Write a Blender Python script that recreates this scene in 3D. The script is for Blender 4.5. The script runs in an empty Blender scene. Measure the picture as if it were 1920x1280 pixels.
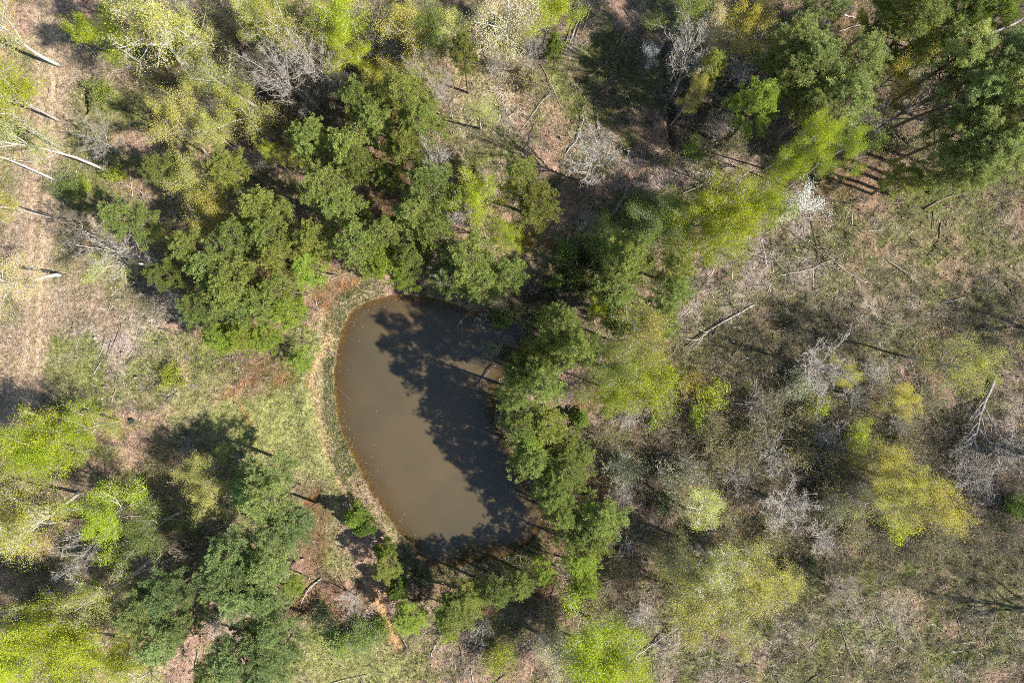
import bpy, math, random
import numpy as np
from mathutils import Vector, Euler

R = math.radians
scene = bpy.context.scene
coll = scene.collection

# ------------------------------------------------------------------ camera, sky, sun, exposure
CAM_H = 80.0                      # a drone looking straight down from 80 m
S = 120.0 / 1920.0                # metres of ground per photograph pixel
cam_d = bpy.data.cameras.new('camera')
cam = bpy.data.objects.new('camera', cam_d)
coll.objects.link(cam)
cam.location = (0, 0, CAM_H)
cam.rotation_euler = (0, 0, 0)
cam_d.sensor_width = 36.0
cam_d.lens = 36.0 * CAM_H / 120.0
cam_d.clip_start = 1.0
cam_d.clip_end = 2000.0
scene.camera = cam

SUN_EL = 42.0
SHADOW_SLOPE = 0.36               # shadows run towards the upper left of the picture
sx, sy = 1.0, -SHADOW_SLOPE
nn = math.hypot(sx, sy)
sun_dir = Vector((sx / nn * math.cos(R(SUN_EL)), sy / nn * math.cos(R(SUN_EL)), math.sin(R(SUN_EL))))
sun_d = bpy.data.lights.new('sun', 'SUN')
sun_d.energy = 5.0
sun_d.angle = R(0.8)
sun_d.color = (1.0, 0.955, 0.88)
sun = bpy.data.objects.new('sun', sun_d)
coll.objects.link(sun)
sun.location = sun_dir * 200
sun.rotation_euler = sun_dir.to_track_quat('Z', 'Y').to_euler()

world = bpy.data.worlds.new('World')
scene.world = world
world.use_nodes = True
wn = world.node_tree
wn.nodes.clear()
w_out = wn.nodes.new('ShaderNodeOutputWorld')
w_bg = wn.nodes.new('ShaderNodeBackground')
w_sky = wn.nodes.new('ShaderNodeTexSky')
w_sky.sky_type = 'NISHITA'
w_sky.sun_disc = False
w_sky.sun_elevation = R(SUN_EL)
w_sky.sun_rotation = math.atan2(sx, sy)
w_sky.altitude = 200
w_sky.air_density = 1.0
w_sky.dust_density = 0.3
w_bg.inputs['Strength'].default_value = 0.092
wn.links.new(w_sky.outputs[0], w_bg.inputs[0])
wn.links.new(w_bg.outputs[0], w_out.inputs[0])

scene.view_settings.view_transform = 'Standard'
scene.view_settings.look = 'None'
scene.view_settings.exposure = 1.12
scene.view_settings.gamma = 1.0
scene.view_settings.use_curve_mapping = False
scene.render.engine = 'CYCLES'
scene.cycles.use_denoising = False
scene.cycles.pixel_filter_type = 'BLACKMAN_HARRIS'
scene.cycles.filter_width = 0.85
scene.cycles.use_adaptive_sampling = True
scene.cycles.adaptive_threshold = 0.025
scene.cycles.max_bounces = 5
scene.cycles.diffuse_bounces = 3
scene.cycles.transparent_max_bounces = 5
scene.cycles.transmission_bounces = 2
scene.cycles.glossy_bounces = 1

# ------------------------------------------------------------------ helpers
def P2W(px, py):
    """photograph pixel -> ground metres (the flat ground below the drone)"""
    return (np.asarray(px, float) - 960.0) * S, (640.0 - np.asarray(py, float)) * S

def sstep(a, b, x):
    t = np.clip((x - a) / (b - a), 0, 1)
    return t * t * (3 - 2 * t)

def _hash(ix, iy, seed):
    h = (ix.astype(np.int64) * 374761393 + iy.astype(np.int64) * 668265263 + seed * 1442695041) & 0x7fffffff
    h = ((h ^ (h >> 13)) * 1274126177) & 0x7fffffff
    h = ((h ^ (h >> 16)) * 60493) & 0x7fffffff
    return ((h ^ (h >> 11)) & 0xffff) / 65535.0

def vnoise(x, y, seed):
    x0 = np.floor(x); y0 = np.floor(y)
    fx = x - x0; fy = y - y0
    fx = fx * fx * (3 - 2 * fx); fy = fy * fy * (3 - 2 * fy)
    a = _hash(x0, y0, seed); b = _hash(x0 + 1, y0, seed)
    c = _hash(x0, y0 + 1, seed); d = _hash(x0 + 1, y0 + 1, seed)
    return (a * (1 - fx) + b * fx) * (1 - fy) + (c * (1 - fx) + d * fx) * fy

def fbm(x, y, size, octv=4, seed=0):
    """smooth noise in 0..1 with features of about `size` metres"""
    x = np.asarray(x, float) / size; y = np.asarray(y, float) / size
    s = 0; a = 1.0; t = 0
    for o in range(octv):
        s = s + a * vnoise(x + 17.3 * o, y - 9.1 * o, seed + o * 31)
        t += a; a *= 0.5; x = x * 2.03; y = y * 2.03
    return s / t

class MB:
    """collects triangles with a colour per vertex and builds ONE mesh"""
    def __init__(self):
        self.v = []; self.f = []; self.c = []; self.n = 0
    def add(self, v, f, c):
        v = np.asarray(v, np.float32).reshape(-1, 3)
        c = np.asarray(c, np.float32)
        if c.ndim == 1: c = np.tile(c, (len(v), 1))
        self.v.append(v); self.f.append(np.asarray(f, np.int32).reshape(-1, 3) + self.n); self.c.append(c)
        self.n += len(v)
    def tris(self, T, c):
        T = np.asarray(T, np.float32); n = len(T)
        if n == 0: return
        c = np.asarray(c, np.float32)
        if c.ndim == 1: c = np.tile(c, (n, 1))
        self.add(T.reshape(-1, 3), np.arange(n * 3), np.repeat(c, 3, axis=0))
    def quads(self, Q, c):
        """Q (n,4,3)"""
        Q = np.asarray(Q, np.float32); n = len(Q)
        if n == 0: return
        c = np.asarray(c, np.float32)
        if c.ndim == 1: c = np.tile(c, (n, 1))
        i = np.arange(n)[:, None] * 4
        f = np.concatenate([i + np.array([[0, 1, 2]]), i + np.array([[0, 2, 3]])], 1)
        self.add(Q.reshape(-1, 3), f, np.repeat(c, 4, axis=0))
    def tube(self, pts, rad, k, col, cap=True):
        pts = np.asarray(pts, float); n = len(pts)
        rad = np.asarray(rad, float)
        t = np.gradient(pts, axis=0)
        t /= np.linalg.norm(t, axis=1, keepdims=True) + 1e-9
        ref = np.array([0.31, 0.95, 0.05]) if abs(t[:, 1]).mean() < 0.8 else np.array([0.97, 0.1, 0.2])
        u = np.cross(t, ref); u /= np.linalg.norm(u, axis=1, keepdims=True) + 1e-9
        w = np.cross(t, u)
        a = np.arange(k) * 2 * math.pi / k
        ring = pts[:, None, :] + rad[:, None, None] * (np.cos(a)[None, :, None] * u[:, None, :] + np.sin(a)[None, :, None] * w[:, None, :])
        v = ring.reshape(-1, 3)
        f = []
        for i in range(n - 1):
            for j in range(k):
                p = i * k + j; q = i * k + (j + 1) % k
                f.append((p, q, q + k)); f.append((p, q + k, p + k))
        if cap:
            base = len(v)
            v = np.concatenate([v, pts[[0, -1]]])
            for j in range(k):
                f.append((base, (j + 1) % k, j))
                f.append((base + 1, (n - 1) * k + j, (n - 1) * k + (j + 1) % k))
        self.add(v, f, col)
    def mesh(self, name, mat, smooth=False):
        v = np.concatenate(self.v); f = np.concatenate(self.f); c = np.concatenate(self.c)
        return make_mesh(name, v, f, c, mat, smooth)

def make_mesh(name, v, f, c, mat, smooth=False):
    me = bpy.data.meshes.new(name)
    me.vertices.add(len(v))
    me.vertices.foreach_set('co', np.ascontiguousarray(v, np.float32).ravel())
    me.loops.add(len(f) * 3)
    me.loops.foreach_set('vertex_index', np.ascontiguousarray(f, np.int32).ravel())
    me.polygons.add(len(f))
    me.polygons.foreach_set('loop_start', np.arange(0, len(f) * 3, 3, dtype=np.int32))
    if smooth:
        me.polygons.foreach_set('use_smooth', np.ones(len(f), bool))
    me.update(calc_edges=True)
    if c is not None:
        at = me.attributes.new('col', 'FLOAT_COLOR', 'POINT')
        c4 = np.ones((len(v), 4), np.float32); c4[:, :3] = c
        at.data.foreach_set('color', c4.ravel())
    me.materials.append(mat)
    return me

def link(name, me, parent=None, loc=(0, 0, 0)):
    o = bpy.data.objects.new(name, me)
    coll.objects.link(o)
    o.location = loc
    if parent is not None: o.parent = parent
    return o

def tag(o, label=None, cat=None, group=None, kind=None):
    if label: o['label'] = label
    if cat: o['category'] = cat
    if group: o['group'] = group
    if kind: o['kind'] = kind
    return o

# ------------------------------------------------------------------ materials
def new_mat(name):
    m = bpy.data.materials.new(name); m.use_nodes = True
    m.node_tree.nodes.clear()
    return m, m.node_tree.nodes, m.node_tree.links

def mixcol(N, L, a, b, fac, mode='MULTIPLY'):
    n = N.new('ShaderNodeMix'); n.data_type = 'RGBA'; n.blend_type = mode
    n.inputs[0].default_value = fac if not hasattr(fac, 'is_linked') else 1.0
    if hasattr(fac, 'is_linked'): L.new(fac, n.inputs[0])
    for s, idx in ((a, 6), (b, 7)):
        if hasattr(s, 'is_linked'): L.new(s, n.inputs[idx])
        else: n.inputs[idx].default_value = (*s, 1)
    return n.outputs[2]

def leaf_material(name, trans=0.4, rough=0.55, use_object=True):
    m, N, L = new_mat(name)
    out = N.new('ShaderNodeOutputMaterial')
    at = N.new('ShaderNodeAttribute'); at.attribute_name = 'col'
    col = at.outputs['Color']
    if use_object:
        oi = N.new('ShaderNodeObjectInfo')
        col = mixcol(N, L, col, oi.outputs['Color'], 1.0)
    pb = N.new('ShaderNodeBsdfPrincipled')
    pb.inputs['Roughness'].default_value = rough
    pb.inputs['Specular IOR Level'].default_value = 0.12
    L.new(col, pb.inputs['Base Color'])
    if trans > 0:
        tr = N.new('ShaderNodeBsdfTranslucent')
        L.new(col, tr.inputs['Color'])
        mx = N.new('ShaderNodeMixShader'); mx.inputs[0].default_value = trans
        L.new(pb.outputs[0], mx.inputs[1]); L.new(tr.outputs[0], mx.inputs[2])
        L.new(mx.outputs[0], out.inputs[0])
    else:
        L.new(pb.outputs[0], out.inputs[0])
    return m

def bark_material(name):
    m, N, L = new_mat(name)
    out = N.new('ShaderNodeOutputMaterial')
    at = N.new('ShaderNodeAttribute'); at.attribute_name = 'col'
    oi = N.new('ShaderNodeObjectInfo')
    col = mixcol(N, L, at.outputs['Color'], oi.outputs['Color'], 1.0)
    tc = N.new('ShaderNodeTexCoord')
    no = N.new('ShaderNodeTexNoise'); no.inputs['Scale'].default_value = 5.0; no.inputs['Detail'].default_value = 4
    L.new(tc.outputs['Object'], no.inputs['Vector'])
    rp = N.new('ShaderNodeValToRGB')
    rp.color_ramp.elements[0].position = 0.3; rp.color_ramp.elements[0].color = (0.45, 0.42, 0.4, 1)
    rp.color_ramp.elements[1].position = 0.65; rp.color_ramp.elements[1].color = (1.1, 1.1, 1.1, 1)
    L.new(no.outputs['Fac'], rp.inputs[0])
    col = mixcol(N, L, col, rp.outputs[0], 1.0)
    pb = N.new('ShaderNodeBsdfPrincipled'); pb.inputs['Roughness'].default_value = 0.85
    pb.inputs['Specular IOR Level'].default_value = 0.2
    L.new(col, pb.inputs['Base Color'])
    bp = N.new('ShaderNodeBump'); bp.inputs['Strength'].default_value = 0.5; bp.inputs['Distance'].default_value = 0.05
    L.new(no.outputs['Fac'], bp.inputs['Height']); L.new(bp.outputs[0], pb.inputs['Normal'])
    L.new(pb.outputs[0], out.inputs[0])
    return m

def ground_material():
    m, N, L = new_mat('ground_soil')
    out = N.new('ShaderNodeOutputMaterial')
    at = N.new('ShaderNodeAttribute'); at.attribute_name = 'col'
    geo = N.new('ShaderNodeNewGeometry')
    def noise(scale, detail, rough=0.6):
        n = N.new('ShaderNodeTexNoise'); n.inputs['Scale'].default_value = scale
        n.inputs['Detail'].default_value = detail; n.inputs['Roughness'].default_value = rough
        L.new(geo.outputs['Position'], n.inputs['Vector'])
        return n.outputs['Fac']
    def ramp(fac, p0, c0, p1, c1):
        rp = N.new('ShaderNodeValToRGB')
        rp.color_ramp.elements[0].position = p0; rp.color_ramp.elements[0].color = (*c0, 1)
        rp.color_ramp.elements[1].position = p1; rp.color_ramp.elements[1].color = (*c1, 1)
        L.new(fac, rp.inputs[0]); return rp.outputs[0]
    f1 = noise(2.2, 8, 0.72)
    f2 = noise(7.0, 6, 0.7)
    col = mixcol(N, L, at.outputs['Color'], ramp(f1, 0.33, (0.42, 0.40, 0.38), 0.66, (1.35, 1.33, 1.3)), 1.0)
    col = mixcol(N, L, col, ramp(f2, 0.34, (0.5, 0.5, 0.48), 0.68, (1.4, 1.38, 1.35)), 1.0)
    vo = N.new('ShaderNodeTexVoronoi'); vo.inputs['Scale'].default_value = 6.0
    L.new(geo.outputs['Position'], vo.inputs['Vector'])
    hs = N.new('ShaderNodeSeparateColor'); L.new(vo.outputs['Color'], hs.inputs[0])
    col = mixcol(N, L, col, ramp(hs.outputs[0], 0.0, (0.78, 0.77, 0.75), 1.0, (1.2, 1.19, 1.18)), 1.0)
    pb = N.new('ShaderNodeBsdfPrincipled'); pb.inputs['Roughness'].default_value = 0.95
    pb.inputs['Specular IOR Level'].default_value = 0.1
    L.new(col, pb.inputs['Base Color'])
    ad = N.new('ShaderNodeMath'); ad.operation = 'ADD'
    L.new(f1, ad.inputs[0]); L.new(f2, ad.inputs[1])
    bp = N.new('ShaderNodeBump'); bp.inputs['Strength'].default_value = 0.9; bp.inputs['Distance'].default_value = 0.22
    L.new(ad.outputs[0], bp.inputs['Height']); L.new(bp.outputs[0], pb.inputs['Normal'])
    L.new(pb.outputs[0], out.inputs[0])
    return m

def water_material():
    m, N, L = new_mat('turbid_water')
    out = N.new('ShaderNodeOutputMaterial')
    geo = N.new('ShaderNodeNewGeometry')
    at = N.new('ShaderNodeAttribute'); at.attribute_name = 'col'      # r = how opaque the silt makes this depth
    sp = N.new('ShaderNodeSeparateColor'); L.new(at.outputs['Color'], sp.inputs[0])
    n1 = N.new('ShaderNodeTexNoise'); n1.inputs['Scale'].default_value = 0.09; n1.inputs['Detail'].default_value = 4
    L.new(geo.outputs['Position'], n1.inputs['Vector'])
    rp = N.new('ShaderNodeValToRGB')
    rp.color_ramp.elements[0].position = 0.35; rp.color_ramp.elements[0].color = (0.074, 0.060, 0.035, 1)
    rp.color_ramp.elements[1].position = 0.7; rp.color_ramp.elements[1].color = (0.114, 0.078, 0.039, 1)
    L.new(n1.outputs['Fac'], rp.inputs[0])
    pb = N.new('ShaderNodeBsdfPrincipled')
    pb.inputs['Roughness'].default_value = 0.06
    pb.inputs['IOR'].default_value = 1.52
    L.new(rp.outputs[0], pb.inputs['Base Color'])
    n2 = N.new('ShaderNodeTexNoise'); n2.inputs['Scale'].default_value = 1.6; n2.inputs['Detail'].default_value = 3
    L.new(geo.outputs['Position'], n2.inputs['Vector'])
    bp = N.new('ShaderNodeBump'); bp.inputs['Strength'].default_value = 0.12; bp.inputs['Distance'].default_value = 0.03
    L.new(n2.outputs['Fac'], bp.inputs['Height']); L.new(bp.outputs[0], pb.inputs['Normal'])
    tr = N.new('ShaderNodeBsdfTransparent'); tr.inputs['Color'].default_value = (0.85, 0.78, 0.62, 1)
    mx = N.new('ShaderNodeMixShader')
    L.new(sp.outputs[0], mx.inputs[0]); L.new(tr.outputs[0], mx.inputs[1]); L.new(pb.outputs[0], mx.inputs[2])
    L.new(mx.outputs[0], out.inputs[0])
    return m

M_LEAF = leaf_material('leaf', 0.45)
M_NEEDLE = leaf_material('needle', 0.42, 0.5)
M_GRASS = leaf_material('grass_blade', 0.35, 0.7, False)
M_LITTER = leaf_material('dry_litter', 0.1, 0.85, False)
M_BARK = bark_material('bark')
M_GROUND = ground_material()
M_WATER = water_material()
# ------------------------------------------------------------------ the pond outline and the lie of the land
WATER_Z = -0.55
POND = [(662, 582), (700, 561), (748, 553), (800, 558), (850, 572), (893, 584), (930, 590), (968, 584), (1000, 592), (1004, 622),
        (985, 652), (958, 684), (932, 720), (926, 770), (944, 818), (964, 860), (986, 908), (1010, 946), (1023, 976), (1004, 1012),
        (976, 1036), (938, 1050), (890, 1060), (842, 1066), (802, 1064), (784, 1050), (764, 1020), (735, 986), (706, 942), (682, 902),
        (660, 860), (641, 812), (630, 768), (625, 718), (628, 668), (641, 618)]

def catmull(pts, n):
    p = np.array(pts, float); m = len(p); out = []
    for i in range(m):
        a, b, c, d = p[i - 1], p[i], p[(i + 1) % m], p[(i + 2) % m]
        for k in range(n):
            t = k / n
            out.append(0.5 * ((2 * b) + (-a + c) * t + (2 * a - 5 * b + 4 * c - d) * t * t + (-a + 3 * b - 3 * c + d) * t ** 3))
    return np.array(out)

_pc = catmull(POND, 4)
POND_W = np.stack(P2W(_pc[:, 0], _pc[:, 1]), 1)

def pond_sdf(x, y):
    """metres to the water's edge, negative inside the pond"""
    x = np.asarray(x, float); y = np.asarray(y, float)
    shp = x.shape; x = x.ravel(); y = y.ravel()
    best = np.full(len(x), 60.0); inside = np.zeros(len(x), bool)
    near = np.where((x > POND_W[:, 0].min() - 25) & (x < POND_W[:, 0].max() + 25) & (y > POND_W[:, 1].min() - 25) & (y < POND_W[:, 1].max() + 25))[0]
    xx = x[near]; yy = y[near]; b = np.full(len(near), 1e9); ins = np.zeros(len(near), bool)
    for i in range(len(POND_W)):
        ax, ay = POND_W[i - 1]; bx, by = POND_W[i]
        dx, dy = bx - ax, by - ay
        t = np.clip(((xx - ax) * dx + (yy - ay) * dy) / (dx * dx + dy * dy), 0, 1)
        b = np.minimum(b, (xx - ax - t * dx) ** 2 + (yy - ay - t * dy) ** 2)
        if ay != by:
            cr = ((ay > yy) != (by > yy)) & (xx < (bx - ax) * (yy - ay) / (by - ay) + ax)
            ins ^= cr
    d = np.sqrt(b); d[ins] *= -1
    best[near] = np.minimum(d, 60.0)
    return best.reshape(shp)

def blob(px, py, cx, cy, rx, ry, ang=0.0, soft=0.5):
    a = math.radians(ang); dx = px - cx; dy = py - cy
    u = (dx * math.cos(a) + dy * math.sin(a)) / rx; v = (-dx * math.sin(a) + dy * math.cos(a)) / ry
    return 1 - sstep(1 - soft, 1 + soft, np.sqrt(u * u + v * v))

def stroke(px, py, pts, w, soft=0.5):
    b = np.full(px.shape, 1e9)
    for (ax, ay), (bx, by) in zip(pts[:-1], pts[1:]):
        dx, dy = bx - ax, by - ay
        t = np.clip(((px - ax) * dx + (py - ay) * dy) / (dx * dx + dy * dy), 0, 1)
        b = np.minimum(b, (px - ax - t * dx) ** 2 + (py - ay - t * dy) ** 2)
    return 1 - sstep(1 - soft, 1 + soft, np.sqrt(b) / (w / 2))

TRACK = [(78, -200), (80, -60), (84, 60), (92, 160), (86, 260), (76, 380), (72, 480), (70, 580), (62, 690), (30, 800), (-60, 930), (-160, 1000)]
GULLY = [(712, 1078), (708, 1112), (722, 1150), (740, 1190), (752, 1212)]

def height(x, y):
    x = np.asarray(x, float); y = np.asarray(y, float)
    px = x / S + 960; py = 640 - y / S
    d = pond_sdf(x, y)
    d = d + 1.1 * (fbm(x, y, 2.4, 4, 17) - 0.5) * sstep(5.0, 1.0, np.abs(d))
    und = 1.1 * (fbm(x, y, 28, 3, 3) - 0.5) + 0.35 * (fbm(x, y, 5, 3, 5) - 0.5)
    rough = 0.42 * (fbm(x, y, 1.1, 3, 8) - 0.5) * (1 - 0.85 * stroke(px, py, TRACK, 75, 0.6))
    away = sstep(0.3, 6.0, d)
    land = und * away + rough * sstep(0, 1.5, d) + 0.12 * away
    bank = WATER_Z + 0.02 + (0.62 * sstep(-0.1, 1.9, d + 1.5 * (fbm(x, y, 1.5, 4, 11) - 0.5)))
    west = sstep(760, 640, px + 0.0 * py) * sstep(540, 600, py) + sstep(1000, 1080, py) * 0.4
    berm = 0.55 * np.exp(-((d - 3.2) / 1.6) ** 2) * np.clip(west, 0, 1)
    z = np.where(d > 0, bank + (land + berm) * sstep(0, 3.0, d), 0)
    bed = WATER_Z + 0.02 - 1.7 * (1 - np.exp(np.minimum(d, 0) * 0.22)) + 0.10 * (fbm(x, y, 1.2, 3, 14) - 0.5) * sstep(0, -1.0, d)
    z = np.where(d > 0, z, bed)
    # the swampy inlet above the pond, hummocks standing out of dark water
    sw = np.maximum(blob(px, py, 1030, 572, 75, 48, -25, 0.5), 0.9 * blob(px, py, 1075, 525, 45, 26, -30, 0.5))
    hum = WATER_Z + 0.75 * (fbm(x, y, 1.7, 3, 21) - 0.47)
    z = np.where(d > -0.2, z * (1 - sw) + hum * sw, z)
    # gully cut by the spillway, two ditches
    z = z - 0.5 * stroke(px, py, GULLY, 17, 0.6)
    z = z - 1.1 * stroke(px, py, [(1259, 206), (1256, 240), (1262, 268)], 13, 0.5)
    z = z - 0.8 * stroke(px, py, [(169, 145), (161, 178), (160, 210)], 8, 0.5)
    z = z + 0.5 * blob(px, py, 188, 172, 22, 30, 15, 0.6)
    z = z - 0.9 * blob(px, py, 340, 1026, 13, 9, 0, 0.6) - 0.9 * blob(px, py, 1087, 147, 12, 9, 0, 0.6)
    z = z - 0.7 * stroke(px, py, [(775, 1068), (770, 1086), (786, 1112)], 14, 0.6)
    # wheel ruts
    tr = stroke(px, py, [(p[0] - 11, p[1]) for p in TRACK], 7, 0.6) + stroke(px, py, [(p[0] + 13, p[1]) for p in TRACK], 7, 0.6)
    z = z - 0.07 * np.clip(tr, 0, 1)
    return z

def hz(x, y):
    return float(height(np.array([x]), np.array([y]))[0])

# ------------------------------------------------------------------ what grows or lies where (0..1 masks in the plan)
def masks(x, y):
    px = x / S + 960; py = 640 - y / S
    wx = px + 34 * (fbm(x, y, 3.2, 4, 41) - 0.5) * 2; wy = py + 34 * (fbm(x, y, 3.2, 4, 47) - 0.5) * 2
    B = lambda *a: blob(wx, wy, *a)
    m = {}
    big = fbm(x, y, 9, 4, 51); mid = fbm(x, y, 2.6, 4, 53); fine = fbm(x, y, 0.8, 3, 57)
    d = pond_sdf(x, y)
    track = np.maximum(stroke(wx * 0.5 + px * 0.5, py, TRACK, 50, 0.5), 0)
    m['track'] = track
    bare = np.maximum.reduce([B(60, 560, 120, 150), B(85, 330, 60, 90), B(100, 130, 50, 80), B(190, 610, 70, 60) * 0.5, B(20, 680, 90, 60)])
    m['bare'] = bare
    g = np.maximum.reduce([
        B(540, 760, 75, 75), B(480, 800, 95, 60), 0.9 * B(600, 830, 60, 75, 55), 0.8 * B(330, 700, 90, 70), 0.8 * B(140, 690, 70, 70),
        0.85 * B(660, 1245, 150, 60), 0.5 * B(600, 980, 45, 70), 0.9 * B(1120, 470, 110, 70, -20), 0.9 * B(1180, 400, 60, 35),
        0.30 * B(1700, 500, 260, 150), 0.34 * B(1650, 1130, 330, 170), 0.4 * B(1120, 180, 110, 120), 0.7 * B(190, 190, 40, 50), 0.7 * B(160, 300, 45, 120), 0.5 * B(40, 140, 30, 60), B(560, 690, 30, 60), 0.9 * B(640, 900, 28, 50, 35),
        0.6 * B(250, 210, 60, 50), 0.55 * B(900, 260, 70, 60), 0.6 * B(1300, 290, 50, 40), 0.4 * B(1480, 690, 150, 90), 0.5 * B(430, 850, 60, 40),
        0.35 * B(1250, 1200, 120, 80), 0.5 * B(1840, 350, 120, 60), 0.7 * B(30, 960, 80, 60) * 0.6])
    m['grass'] = np.clip(g * (0.35 + 1.3 * mid) + 0.55 * sstep(0.52, 0.66, mid) * (1 - track) * 0.8, 0, 1) * (1 - 0.85 * track) + 0.35 * stroke(px, py, TRACK, 9, 0.6) * (mid > 0.45)
    m['dry'] = np.clip(np.maximum.reduce([B(560, 850, 50, 90, 60) * 0.8, B(606, 650, 18, 110), B(400, 770, 80, 45) * 0.7, B(920, 170, 80, 60) * 0.5, B(660, 560, 40, 18), B(1010, 470, 30, 20)]), 0, 1)
    m['straw'] = np.clip(np.maximum.reduce([
        0.9 * B(500, 700, 60, 42), 0.8 * B(620, 570, 26, 40), B(735, 395, 55, 45), B(1075, 745, 50, 38), B(1095, 925, 45, 40), 0.9 * B(900, 1110, 130, 38), B(585, 1000, 32, 75),
        0.9 * B(640, 1125, 60, 30), 0.8 * B(1020, 1040, 40, 60), 0.8 * B(720, 300, 90, 110), 0.8 * B(440, 540, 90, 90), 0.7 * B(600, 470, 80, 50),
        0.8 * B(1660, 300, 90, 60, -30), 0.5 * B(1600, 60, 60, 60), 0.8 * B(560, 1120, 30, 40), 0.6 * B(1560, 340, 80, 40), 0.6 * B(1840, 210, 120, 130), 0.6 * B(1500, 130, 90, 100)]), 0, 1)
    m['mud'] = np.clip(np.maximum.reduce([stroke(wx, wy, [(470, 700), (440, 735), (447, 765), (460, 795)], 11, 0.6), stroke(wx, wy, [(598, 548), (606, 610), (600, 690), (604, 745)], 8, 0.6) * 0.8,
        stroke(wx, wy, [(440, 740), (420, 742)], 12), B(770, 545, 16, 6), B(580, 945, 10, 22), B(530, 705, 22, 14) * 0.5, B(1040, 450, 10, 14), B(650, 545, 24, 12), B(605, 600, 10, 50) * 0.8]), 0, 1)
    m['path'] = stroke(wx * 0.5 + px * 0.5, py, [(640, 552), (612, 590), (604, 650), (598, 720), (602, 790), (625, 860), (660, 925), (690, 965)], 10, 0.6)
    m['gully'] = stroke(wx * 0.4 + px * 0.6, wy * 0.4 + py * 0.6, GULLY, 17, 0.6)
    m['slash'] = np.clip(np.maximum.reduce([
        B(1450, 470, 110, 70), B(1240, 320, 90, 50), 0.9 * B(1310, 560, 90, 60), 0.9 * B(240, 650, 75, 70), 0.8 * B(920, 210, 70, 50), 0.7 * B(1540, 420, 120, 40),
        0.7 * B(1650, 590, 120, 40), 0.8 * B(1480, 1200, 60, 80), 0.9 * B(1850, 1220, 90, 60), 0.7 * B(1650, 1190, 90, 60), 0.7 * B(1250, 1190, 80, 50), 0.6 * B(1060, 50, 60, 60), 0.7 * B(1880, 820, 80, 80), 0.5 * B(1330, 1250, 100, 60)]), 0, 1) * (0.4 + mid)
    m['wet'] = np.clip(np.maximum.reduce([B(1040, 555, 80, 50, -25), 0.5 * B(1140, 150, 60, 90), B(340, 1026, 24, 14), B(1087, 147, 22, 16), 0.9 * B(778, 1082, 16, 24)]), 0, 1)
    m['thicket'] = np.clip(np.maximum.reduce([B(1430, 800, 220, 130), 0.9 * B(1600, 880, 230, 120), 0.55 * B(1500, 640, 200, 60), 0.45 * B(1830, 640, 100, 90), 0.8 * B(1220, 870, 110, 60), 0.8 * B(1850, 950, 110, 120), B(560, 170, 160, 60), 0.9 * B(720, 100, 90, 80),
        0.7 * B(1330, 180, 80, 90), 0.6 * B(1560, 1000, 250, 90), 0.5 * B(60, 1090, 100, 60), 0.7 * B(300, 1010, 120, 50), 0.7 * B(1320, 740, 90, 70), 0.6 * B(400, 120, 110, 90), 0.6 * B(300, 560, 60, 40), 0.4 * B(1400, 1120, 150, 90), 0.5 * B(1150, 1080, 80, 60), 0.7 * B(1780, 820, 120, 60)]), 0, 1)
    m['lawn'] = np.clip(np.maximum.reduce([B(550, 770, 70, 90), B(480, 810, 80, 45), B(615, 860, 45, 75, 55), 0.7 * B(400, 770, 70, 40), 0.8 * B(660, 1250, 120, 40)]), 0, 1)
    m['scrub'] = np.clip(np.maximum.reduce([sstep(1200, 1330, wx), 0.7 * B(1060, 200, 150, 170), 0.5 * B(180, 650, 140, 90), 0.6 * B(1150, 1160, 200, 90), 0.6 * B(800, 1230, 200, 50)]), 0, 1) * sstep(0.42, 0.60, fbm(x, y, 2.2, 4, 71))
    m['reed'] = np.clip(sstep(-0.1, 0.2, d) * sstep(2.6, 1.6, d) * np.maximum.reduce([sstep(760, 640, px), sstep(985, 1040, py), 0.25 + 0 * px]), 0, 1) * np.clip(2.6 * fbm(x, y, 2.8, 3, 83) - 0.55, 0.1, 1)
    m['d'] = d; m['big'] = big; m['mid'] = mid; m['fine'] = fine; m['px'] = px; m['py'] = py
    return m

def mixc(c, new, f):
    return c * (1 - f[:, None]) + np.array(new, np.float32) * f[:, None]

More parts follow.
